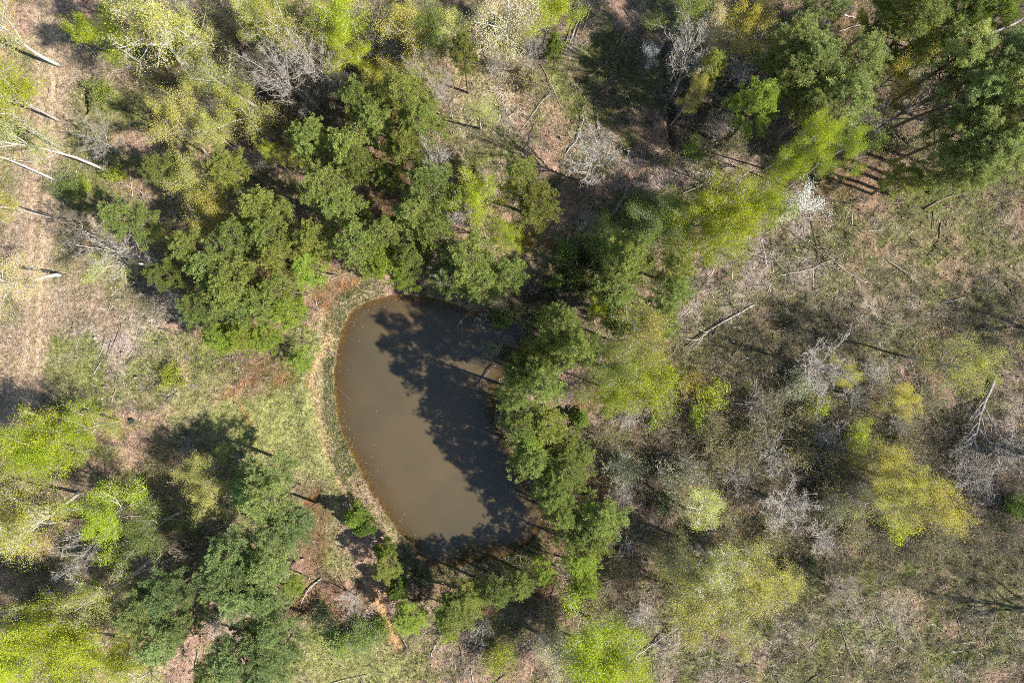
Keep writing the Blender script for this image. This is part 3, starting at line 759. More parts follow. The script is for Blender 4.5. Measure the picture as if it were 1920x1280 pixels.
# ------------------------------------------------------------------ every tree and shrub: kind, crown centre and radius in plan, height, which one it is
PLANTS = '''
S 14 62 56 13 leaning over the top end of the dirt track
L 12 178 48 13 = broad yellow-lime tree at the track's outer verge, upper corner
S -30 215 45 18 outside, its grey trunk crossing the edge
S 75 268 48 18 reaching across the dirt track, long white trunk
C -35 290 40 18 = white trunk cut by the picture edge beside the track, above the cream tree
Y 8 385 28 12 above a short white trunk at the track's outer edge
B 196 272 36 6 = small bent leafless tree with curled white trunk beside the track
l 220 326 15 2 at the foot of the long white trunk by the track
l 163 349 12 1.5 smaller, just below the long white trunk by the track
g 131 353 26 3 in tree shade just beside the track
g 190 172 24 1.2 on the grassy mound beside the ditch near the track
S 246 72 78 21 tallest of the upper corner, forked white trunk
L 196 66 36 11 behind the tall forked white tree, track side
S 252 14 44 17 at the top edge above the tall forked tree
T 356 50 32 10 between the tall forked tree and the top edge
P 349 100 26 8 small and dark under the tall forked white tree
S 474 78 36 15 second from the tall forked tree along the top
S 423 146 42 14 and fanned twigs, below the tall forked tree
T 380 172 22 9 with thin white stem below the tall forked tree
T 332 256 42 11 largest of the yellowish group above the dark pines
T 398 250 26 10 smaller one in the yellowish group above the dark pines
Y 467 236 44 11 beside the big pine grove, upper wood
P 314 318 34 13 narrow and dark at the track side of the gold-green trees
P 427 310 42 13 between the rounded gold-green tree and yellowish group
T 368 336 36 11 wedged between two dark pines above the rounded gold tree
G 427 382 42 10 like a ball among pines halfway between track and pond
P 242 406 46 13 standing alone nearest the track
Y 296 420 18 7 small, over the pine nearest the track
L 500 30 42 9 = lime-green bushy tree at the top edge before the long lime strip
S 558 45 48 15 between two lime trees at top
L 634 36 42 13 at the top edge, upper end of the long lime strip
L 658 96 30 11 = yellow-lime tree forming the lower end of the long lime strip
B 611 132 38 12 narrow with white trunk below the lime strip
B 540 150 42 13 broad with white trunk above the pine grove
N 490 130 38 8 in the brown thicket above the pine grove
N 590 190 34 7 low, touching the dark top of the pine grove
N 690 60 36 9 beside the lime strip, top edge
o 700 130 30 4 under brown twigs beside the lime strip
T 772 68 42 12 with twiggy olive crown near the top edge
B 799 132 20 11 slim with white stem above the pine grove
Y 736 142 36 7 low above the pine grove, first of two
Y 776 144 26 6 low above the pine grove, second of two
C 918 18 64 15 and big white fork at the top edge
S 866 40 36 13 next to the big white fork, top edge
D 822 34 38 12 dark, at the top edge beside the olive tree
P 866 110 30 14 standing alone with bare leaning trunk in the upper clearing
S 896 204 29 11 alone in the upper clearing above the pond grove
B 838 182 20 12 thin, between pine grove and upper clearing
P 690 190 44 15 at the uppermost tip of the pond grove
P 762 190 52 16 dark and broad at the top of the pond grove
P 803 238 46 15 on the clearing side of the pond grove, upper part
P 716 238 44 15 in the upper middle of the pond grove
P 580 250 42 14 on the track side of the pond grove, upper part
P 640 272 46 15 inside the grove, track side of its red gap
P 670 312 38 14 small, just above the red litter gap in the grove
P 768 288 46 15 inside the grove, clearing side, above the red gap
P 612 362 52 15 broad, level with the red litter gap in the grove
P 652 402 46 14 just below and beside the red litter gap
P 806 350 48 15 clearing side of the red litter gap, upper
P 848 366 26 12 small at the grove's clearing edge
P 786 410 46 14 clearing side of the red litter gap, lower
P 512 398 46 14 track side of the grove, level with its gap
P 722 322 28 11 tiny crown in the middle of the pond grove
B 816 312 32 14 poking white twigs through the pond grove
Y 550 309 22 9 small gold crown on the grove's track side
L 512 300 14 8 small and thin beside the grove's golden crown
L 915 382 42 12 between pond grove and the lone pine pair
B 876 404 28 11 with white forks beside the grove's lime tree
L 1020 30 34 13 at the top edge over the bare white snag
r 1041 90 19 6 below the lime tree at the top edge of the clearing
B 1000 104 22 11 tall and thin at the clearing's upper end
D 1264 38 42 12 beside pale stems, top edge, clearing's far side
C 1373 84 52 10 in a wide blossom-like haze beyond the clearing
W 1218 110 15 5 tiny, alone on the shaded clearing
W 1268 97 14 7 tiniest, beside the grey stems beyond the clearing
B 1290 140 36 14 with two long grey stems beside the dark ditch
T 1290 190 20 12 with thin leaning grey stem above the dark ditch
P 1336 138 29 12 between grey stems and the cream haze
Y 1422 36 42 10 at the top edge beside the upper pine wood
V 1420 214 46 15 at the near edge of the upper pine wood
P 984 338 38 12 upper one of the lone pair in the clearing
P 1018 384 46 12 lower one of the lone pair in the clearing
B 1106 318 46 11 fanned, brightest of the clearing
b 1346 242 32 3 below the pine and cream haze, near the ditch
g 1296 279 22 2 around the lower end of the dark ditch
g 1190 384 28 2.5 beside the bright lime group, clearing side
D 1240 408 34 6 low, tucked against the big lime tree
L 1356 394 52 15 = big bright lime tree, largest of the lime group beside the white blossom
L 1306 420 42 13 = bright lime tree, innermost of the lime group beside the white blossom
L 1414 372 38 14 = bright lime tree joining the big lime group to the lime trio
L 1346 450 36 13 = bright lime tree, lowest of the lime group, slanting trunk
A 1478 64 54 17 top row of the upper wood, behind the golden tree
A 1508 112 61 17 broad, in the middle of the upper pine wood
A 1462 142 47 16 upper wood, just above the yellow-green pine
A 1602 126 54 17 upper wood, beside the small gold tree
A 1582 190 61 16 lower edge of the upper wood, over the lime trio
A 1541 16 40 17 at the top edge beside a gap with white log
A 1530 205 42 15 lower edge of upper wood between two broad pines
O 1712 52 66 18 broad, at the top between log gap and corner
O 1672 18 50 17 at the top edge just past the log gap
O 1776 22 54 18 at the top edge, second from the corner logs
V 1828 28 54 18 at the top edge beside the corner logs
Y 1668 150 32 15 small gold between the two pine woods, upper
Y 1647 192 19 12 smaller gold between the two pine woods, lower
L 1514 262 30 18 uppermost of the lime trio below the upper wood
L 1556 306 28 17 middle of the lime trio below the upper wood
L 1462 346 28 15 lowest of the lime trio, touching the big lime tree
W 1498 388 30 8 largest and brightest, beside the big lime group
B 1614 242 32 11 beside the lime trio under the pine wood
N 1692 214 42 14 with brownish buds between the two pine woods
A 1793 116 61 19 corner wood, upper inner crown
A 1862 112 61 20 corner wood, upper crown nearest the corner
A 1906 142 54 20 corner wood, cut by the edge, upper
A 1800 168 54 19 corner wood, second inner crown down
A 1862 186 61 20 corner wood, in its very middle
A 1892 232 54 20 corner wood, cut by the edge, lower
A 1806 242 54 18 corner wood, third inner crown down
A 1846 294 57 19 corner wood, lower middle
A 1794 318 54 17 corner wood, lowest crown over the slanting trunks
A 1902 306 52 19 corner wood, lowest at the picture edge
O 1690 342 38 9 small at the foot of the slanting trunks
C 8 500 56 14 at the picture edge, long white trunk across the track
B 248 474 44 10 with two white stems beside the lone track pine
S 236 488 38 9 low, before the leafless pair near the track
N 160 447 30 6 thin, just above the bare ground by the track
b 326 560 32 3 at the foot of the dam pines, track side
b 356 596 26 3 lower, at the foot of the dam pines, track side
P 363 452 44 13 dam pines, uppermost on the track side
P 318 514 32 12 dam pines, small one sticking out towards the track
P 396 514 48 13 dam pines, middle of the track side
P 460 452 48 14 dam pines, upper middle
P 454 522 52 14 dam pines, broad one in the very middle
P 398 572 42 12 dam pines, lower on the track side
P 446 590 48 13 dam pines, lower middle
V 414 636 36 9 dam pines, lowest on the track side
V 468 636 36 9 dam pines, lowest, beside the red litter
P 514 446 48 14 between dam pines and pond grove, upper
P 540 490 42 13 between dam pines and pond grove, lower
P 600 446 38 13 below the grove, above the bare dam corner
P 662 458 48 14 below the red gap, second row from the water
V 598 504 36 10 at the bare dam corner above the pond
P 716 448 40 13 below the red gap, third from the bare corner
V 714 496 40 11 over the pond's upper bank, first from the dam
V 756 520 31 9 over the pond's upper bank, second from the dam
P 778 486 34 12 over the pond's upper bank, set back from the water
P 820 442 40 13 upper bank, behind the pale twigs
P 893 478 52 14 broad, upper bank, below the grove's lime tree
P 834 528 40 11 overhanging the water on the upper bank
P 894 538 46 12 overhanging the water, upper bank, towards the inlet
P 940 520 36 12 last of the upper bank before the inlet
B 832 518 16 10 tiny white twigs over the pond's upper bank
L 950 446 22 9 small, between upper bank pines and lone pair
P 530 540 42 12 dam pines, pond side, upper
P 498 582 42 12 dam pines, pond side, middle
V 548 590 36 10 dam pines, pond side, nearest the orange path
V 502 628 32 8 dam pines, pond side, over the red litter
V 562 680 24 5 small and alone beside the orange dam path
P 1040 624 50 18 far bank, uppermost, beside the inlet
P 1020 676 42 12 far bank, second down from the inlet
P 1078 652 46 19 far bank, inland of the second pine
P 1028 724 42 18 far bank, third down, tallest there
P 984 704 34 11 far bank, leaning over the water by the drowned log
P 962 742 36 15 far bank, at the water below the drowned log
P 978 776 44 14 far bank, level with the orange litter, waterside
P 1022 802 48 12 far bank, below the orange litter
V 992 826 36 11 far bank, waterside, fifth up from lower tip
P 1056 836 40 11 far bank, inland above the second litter patch
P 1004 868 46 12 far bank, waterside, fourth up from lower tip
P 1062 884 46 12 far bank, beside the second orange litter patch
P 1038 912 40 12 far bank, waterside, third up from lower tip
P 1096 866 28 10 small, inland edge of the far bank row
P 1046 950 38 12 far bank, waterside, second up from lower tip
P 1114 960 48 12 broad, inland of the pond's lower tip
P 1080 986 42 11 at the pond's lower tip
P 1106 1016 38 11 below the pond's lower tip, upper
V 1094 1050 36 9 below the pond's lower tip, middle
V 1096 1084 30 8 below the pond's lower tip, beside the curved trunk
V 1012 1066 27 7 lower bank, first from the lower tip
P 978 1096 30 7 lower bank, inland, second from the lower tip
D 1228 452 46 11 at the marsh edge below the bright lime group
P 1188 488 46 12 marsh edge, fine-needled, upper
P 1256 506 36 12 marsh edge, at the open slash ground
P 1250 556 40 12 marsh edge, second down by the open ground
P 1246 608 36 11 marsh edge, third down by the open ground
D 1160 456 30 8 low over the wet marsh
O 1148 540 46 11 above the inlet, among yellow crowns, upper
O 1178 582 46 11 above the inlet, among yellow crowns, lower
L 1121 598 18 10 small bright dot beside the inlet pines
T 1188 642 46 18 between inlet pines and the round lime tree
L 1206 706 46 14 round, inland of the far bank
L 1148 734 36 14 half-height, between round lime tree and far bank
D 1122 690 42 18 between far bank pines and the round lime tree
B 1072 724 28 9 over the orange litter on the far bank
r 1088 786 20 3 on the orange litter inland of the far bank
y 1296 716 26 3 cream-yellow, beyond the round lime tree
l 1336 738 24 3 larger, beyond the round lime tree
l 1308 778 18 2.5 smaller, beyond the round lime tree
g 1225 790 12 1.5 small, in the brown ground below the lime tree
g 1135 468 26 2 in the wet marsh, upper
g 1060 470 22 2 in the wet marsh near the sandy spot
g 1082 520 20 1.8 at the head of the dark inlet
k 1100 495 18 2 in the middle of the marsh
g 1042 530 14 1.4 on a hummock in the dark inlet
o 1008 575 14 1.2 on a hummock at the inlet mouth
T 1796 672 42 14.5 = golden tree leaning outward alone on the open slash ground
Y 1578 702 22 6 small, beside the wide pale leafless tree
B 1532 690 48 8 wide and pale on the middle of the slash ground
Y 1684 764 28 6 low, below the leaning golden tree
B 1686 794 20 5 low and white below the small golden tree
o 1512 778 34 3 in the thicket below the wide pale leafless tree
l 1604 816 30 3 dull lime, thicket middle
l 1530 760 18 2.5 small, under the wide pale leafless tree
L 90 864 46 12 lower corner group, uppermost
L 84 814 47 11 beside the shaded end of the track, larger
L 166 800 36 9 beside the shaded end of the track, smaller
T 34 896 46 11 lower corner group, at the picture edge
S 40 960 52 15 with long white trunk lying across the lower corner
Y 52 1012 56 11 lower corner group, golden, at the edge
L 214 960 46 12 with white trunk, middle of the lower corner
D 302 978 42 10 beside the white-trunked lime tree, darker
S 206 1090 48 14 above the biggest lime trees, long slanting trunk
B 160 1004 34 10 beside the white-trunked lime tree
T 376 890 32 8 by the shaded grass below the dam meadow
T 404 952 34 10 with thin white stem beside the blue pines
L 108 1154 48 13 biggest lime group, uppermost crown
L 82 1226 55 14 biggest lime group, largest crown
L 204 1212 51 13 biggest lime group, inner crown
L 160 1262 49 13 biggest lime group, bottom edge
L 18 1254 42 12 biggest lime group, very corner
L 256 1232 32 10 biggest lime group, small innermost crown
S 250 1270 40 16 with white trunk cutting the bottom edge
Q 269 1152 52 13 lower wood, first past the biggest lime group
Q 320 1118 46 12 lower wood, below the dark puddle
Q 302 1186 48 13 lower wood, second past the biggest lime group
Q 366 1154 42 12 lower wood, beside the log pile
Q 430 1078 56 15 lower wood, broad crown below the slim white stem
Q 464 1036 46 15 lower wood, pond side of the broad crown
Q 454 1122 52 15 lower wood, just below the broad crown
Q 448 1230 60 15 lower wood, broadest at the bottom edge
Q 404 1256 40 13 lower wood, bottom edge beside the lime group
Q 470 910 42 10 lower wood, uppermost, below the dam meadow
Q 508 894 50 11 lower wood, uppermost on the pond side
Q 506 946 46 14 lower wood, second down on the pond side
Q 556 974 36 11 lower wood, sticking out to the red path
Q 514 1002 46 14 lower wood, third down on the pond side
Q 507 1058 46 14 lower wood, fourth down on the pond side
Q 500 1104 42 13 lower wood, above the grey log
Q 507 1170 46 14 lower wood, below the grey log
Q 514 1220 50 14 lower wood, last but one on the pond side
Q 498 1256 42 14 lower wood, bottom edge, pond side
V 558 1100 23 5 small, beside the straight leaning log
r 670 968 27 4.5 upper one of two on the grassy dam
r 690 990 22 4 just below its twin on the grassy dam
r 722 1030 22 5 beside the spillway corner, upper
P 732 1060 29 6 small and bright at the spillway corner
r 744 1100 24 4.5 above the sandy gully
V 766 1150 36 6 beside the sandy gully
P 846 1134 46 8 lower bank, broad, between gully and tip
P 886 1116 36 8 lower bank, nearest the water
P 934 1114 33 8 lower bank, third from the lower tip
V 842 1162 24 6 small, below the broad lower bank pine
B 664 1130 22 4 fan of white branches beside the spillway ditch
g 682 1186 32 2.6 largest below the white fan of branches
g 640 1204 22 2 second below the white fan of branches
g 716 1178 20 2 against the sandy gully
k 606 1154 22 2 beside the spillway ditch
l 934 1232 30 4 near the bottom edge, alone
l 843 1190 13 2 tiny, below the lower bank pines
s 1264 884 42 4 largest, inland of the far bank
s 1168 876 34 3.5 next to the far bank pines
b 1170 922 36 3 below the silvery shrubs
b 1290 876 26 4 against the largest silvery shrub
k 1246 944 20 2.5 below the largest silvery shrub
S 1320 984 44 12 uppermost of the thin pale group, lower slope
T 1282 1040 42 11 thin pale group, track-side upper
S 1348 1066 56 14 in the middle of the thin pale group
T 1398 1116 54 11 thin pale group, outermost crown
T 1298 1136 50 11 thin pale group, lower crown
S 1350 1170 44 12 lowest of the thin pale group
T 1428 1080 34 9 thin pale group, small outer crown
L 1122 1204 56 11 near the bottom edge beside crossed logs, upper
L 1112 1254 58 11 at the bottom edge beside crossed logs
C 1014 1232 48 10 beside the bottom-edge lime pair
o 1028 1146 26 3.5 above the cream-budded tree near the bottom
o 1110 1130 24 3 under the curved white trunk
Y 1648 868 38 9 upper of the golden group on the lower slope
Y 1694 910 39 10 middle of the golden group on the lower slope
Y 1744 944 43 10 outermost and brightest of the golden group
T 1656 962 38 8 greener side of the golden group
l 1682 992 22 3 at the foot of the golden group
B 1468 950 48 5 = low leafless tree spreading like a fan above the lower slope
s 1564 952 30 3.5 between the leafless fan and the golden group
k 1480 1065 15 2.2 first of two on the lower slope
k 1518 1056 12 1.8 second and smaller of two on the lower slope
g 1908 948 22 3 at the picture edge past the golden group
o 1440 780 44 3.5 dark, in the middle of the thicket
o 1400 830 40 3.2 thicket's pond side
b 1420 760 36 3.5 thicket, above the dark olive shrub
b 1450 850 42 3.2 thicket, below the dark olive shrub
o 1500 850 40 3.2 thicket, above the leafless fan
b 1550 820 36 3 thicket, beside the dull lime shrub
o 1570 880 42 3.4 thicket, between fan and golden group
b 1610 920 36 3 against the golden group's inner side
o 1350 850 36 3 beyond the largest silvery shrub
b 1380 890 36 2.8 above the thin pale tree group
o 1330 800 32 2.8 below the pair of lime shrubs
b 1640 700 34 2.5 inner side of the leaning golden tree
o 1740 740 34 2.4 below the leaning golden tree
b 1600 740 30 2.6 outer side of the wide pale tree
s 1500 720 30 2.6 under the wide pale leafless tree
o 1440 1000 32 2.4 below the leafless fan
b 1540 1010 34 2.2 below the silvery shrub of the slope
o 1600 1000 34 2.4 slope below the golden group, inner
o 1760 1010 34 2.2 slope below the golden group, outer
b 1830 900 44 2.6 twigs at the big fallen tree's top
b 1890 850 40 2.4 at the picture edge by the big fallen tree
b 1800 860 30 2.4 where the big fallen tree's twigs end
o 1700 820 34 2.6 above the golden group
b 1280 500 22 2 on the slash ground beside marsh edge pines
o 1240 760 26 2.4 between round lime tree and the thicket
b 1180 780 30 2.6 below the round lime tree
o 1130 830 28 2.6 inland of the second orange litter patch
b 1140 660 24 3 among the crowns above the far bank
o 640 90 26 4 below the lime strip's upper end
b 720 90 34 5 in the top thicket beside the olive tree
b 560 110 40 5 in the top thicket, track side
b 460 160 34 4 in the top thicket above the golden pine-side tree
o 430 60 34 4.5 at the top between pale trees
b 340 20 34 5 at the top edge beside the yellowish tree
o 300 150 30 4 under the tall forked tree's crown
b 395 210 28 4 between yellowish group and tall forked tree
o 540 220 30 4 dark gap beside the pond grove
g 560 250 18 3 in the dark gap beside the pond grove
b 640 150 30 4 below the narrow white tree
o 780 100 30 4 beside the low golden pair
b 930 120 28 3 beside the lone pine of the upper clearing
o 960 60 34 4 at the big white fork's foot
o 990 150 24 2.4 around the bare white snag's foot
b 1310 120 34 4 under the cream haze, inner
b 1390 140 36 4 under the cream haze, outer
o 1330 60 30 4.5 above the cream haze at top
g 1300 40 26 4 beside the pale stems at top
b 1260 180 24 3 along the dark ditch
o 1380 270 26 3 under the yellow-green pine
b 1600 280 26 3 among the lime trio's stems
o 1720 270 36 4 under the corner wood
g 1640 260 22 2.5 among shadows under the slanting trunks
o 1250 300 20 2 at the ditch's lower end
b 1100 420 26 2.4 at the fanned leafless tree's foot
o 1010 430 26 2.4 under the lone pine pair
y 990 450 16 2 sandy spot above the inlet
o 310 450 28 3 between lone track pine and dam pines
b 280 540 24 2.2 below the two white stems by the track
o 150 440 20 1.6 on bare ground near the track
g 450 420 18 3 in shade between the gold ball and dam pines
b 480 300 26 4 in the dark gap beside the golden crown
o 330 1080 26 3 beside the dark puddle
b 290 1060 30 3.5 along the slanting trunk above the puddle
b 130 1090 32 3 above the biggest lime group
o 60 1080 30 2.4 in half shade above the biggest lime group
b 400 1170 24 2.6 at the log pile in the lower wood
o 350 930 28 3 in the shade below the dam meadow
b 350 836 18 3 = small white leafless shrub standing in the meadow's shaded corner
l 322 706 20 1.6 alone in the open meadow by the track
o 300 870 30 2.2 in the shaded meadow corner
b 1200 1150 26 1.8 above the crossed logs
o 1160 1060 30 2.4 inland below the pond's lower tip
b 1170 1020 24 2 beside the lower tip pines
o 1230 1010 28 2.2 uphill of the lower tip pines
o 960 1180 24 2 between lower bank and the cream-budded tree
b 900 1180 24 1.8 below the lower bank pines
g 942 602 18 1.8 standing in the upper pond corner
o 966 590 20 2 at the pond corner beside the inlet mouth
o 988 616 18 1.8 at the pond corner under the uppermost far bank pine
g 1002 646 18 2 at the far bank's first pine, waterside
k 952 664 15 1.6 in the shaded water above the drowned log
s 921 655 17 1.3 spiky, in the water above the drowned log
b 902 600 16 1.6 drowned at the upper bank's inlet end
b 934 634 14 1.5 drowned in the shaded pond corner
g 1020 600 18 1.6 on the biggest hummock of the inlet
g 1110 440 26 2 on the marsh's upper side
g 1160 500 22 1.8 on the marsh's outer side
N 1570 1100 30 3 low on the open lower slope
N 2199 668 58 16 outside the frame, shading the outer slash ground
N 2196 1238 62 16 outside the frame, shading the lower slope's outer end
N 2205 930 56 16 outside the frame, shading the big fallen tree
N 2230 1060 54 16 outside the frame, between two other shading trees
'''

def build_plants():
    for line in PLANTS.strip().splitlines():
        code, cx, cy, r, h, where = line.split(None, 5)
        plant(code, float(cx), float(cy), float(r), float(h), where.replace('= ', '=') if where.startswith('=') else where)
build_plants()
# ------------------------------------------------------------------ fallen logs, leaning dead poles, stumps, litter left lying about
C_WHITE = (0.47, 0.43, 0.38); C_GREY = (0.40, 0.36, 0.32); C_DARK = (0.15, 0.125, 0.105); C_BROWN = (0.25, 0.19, 0.14); C_PINK = (0.44, 0.34, 0.29)
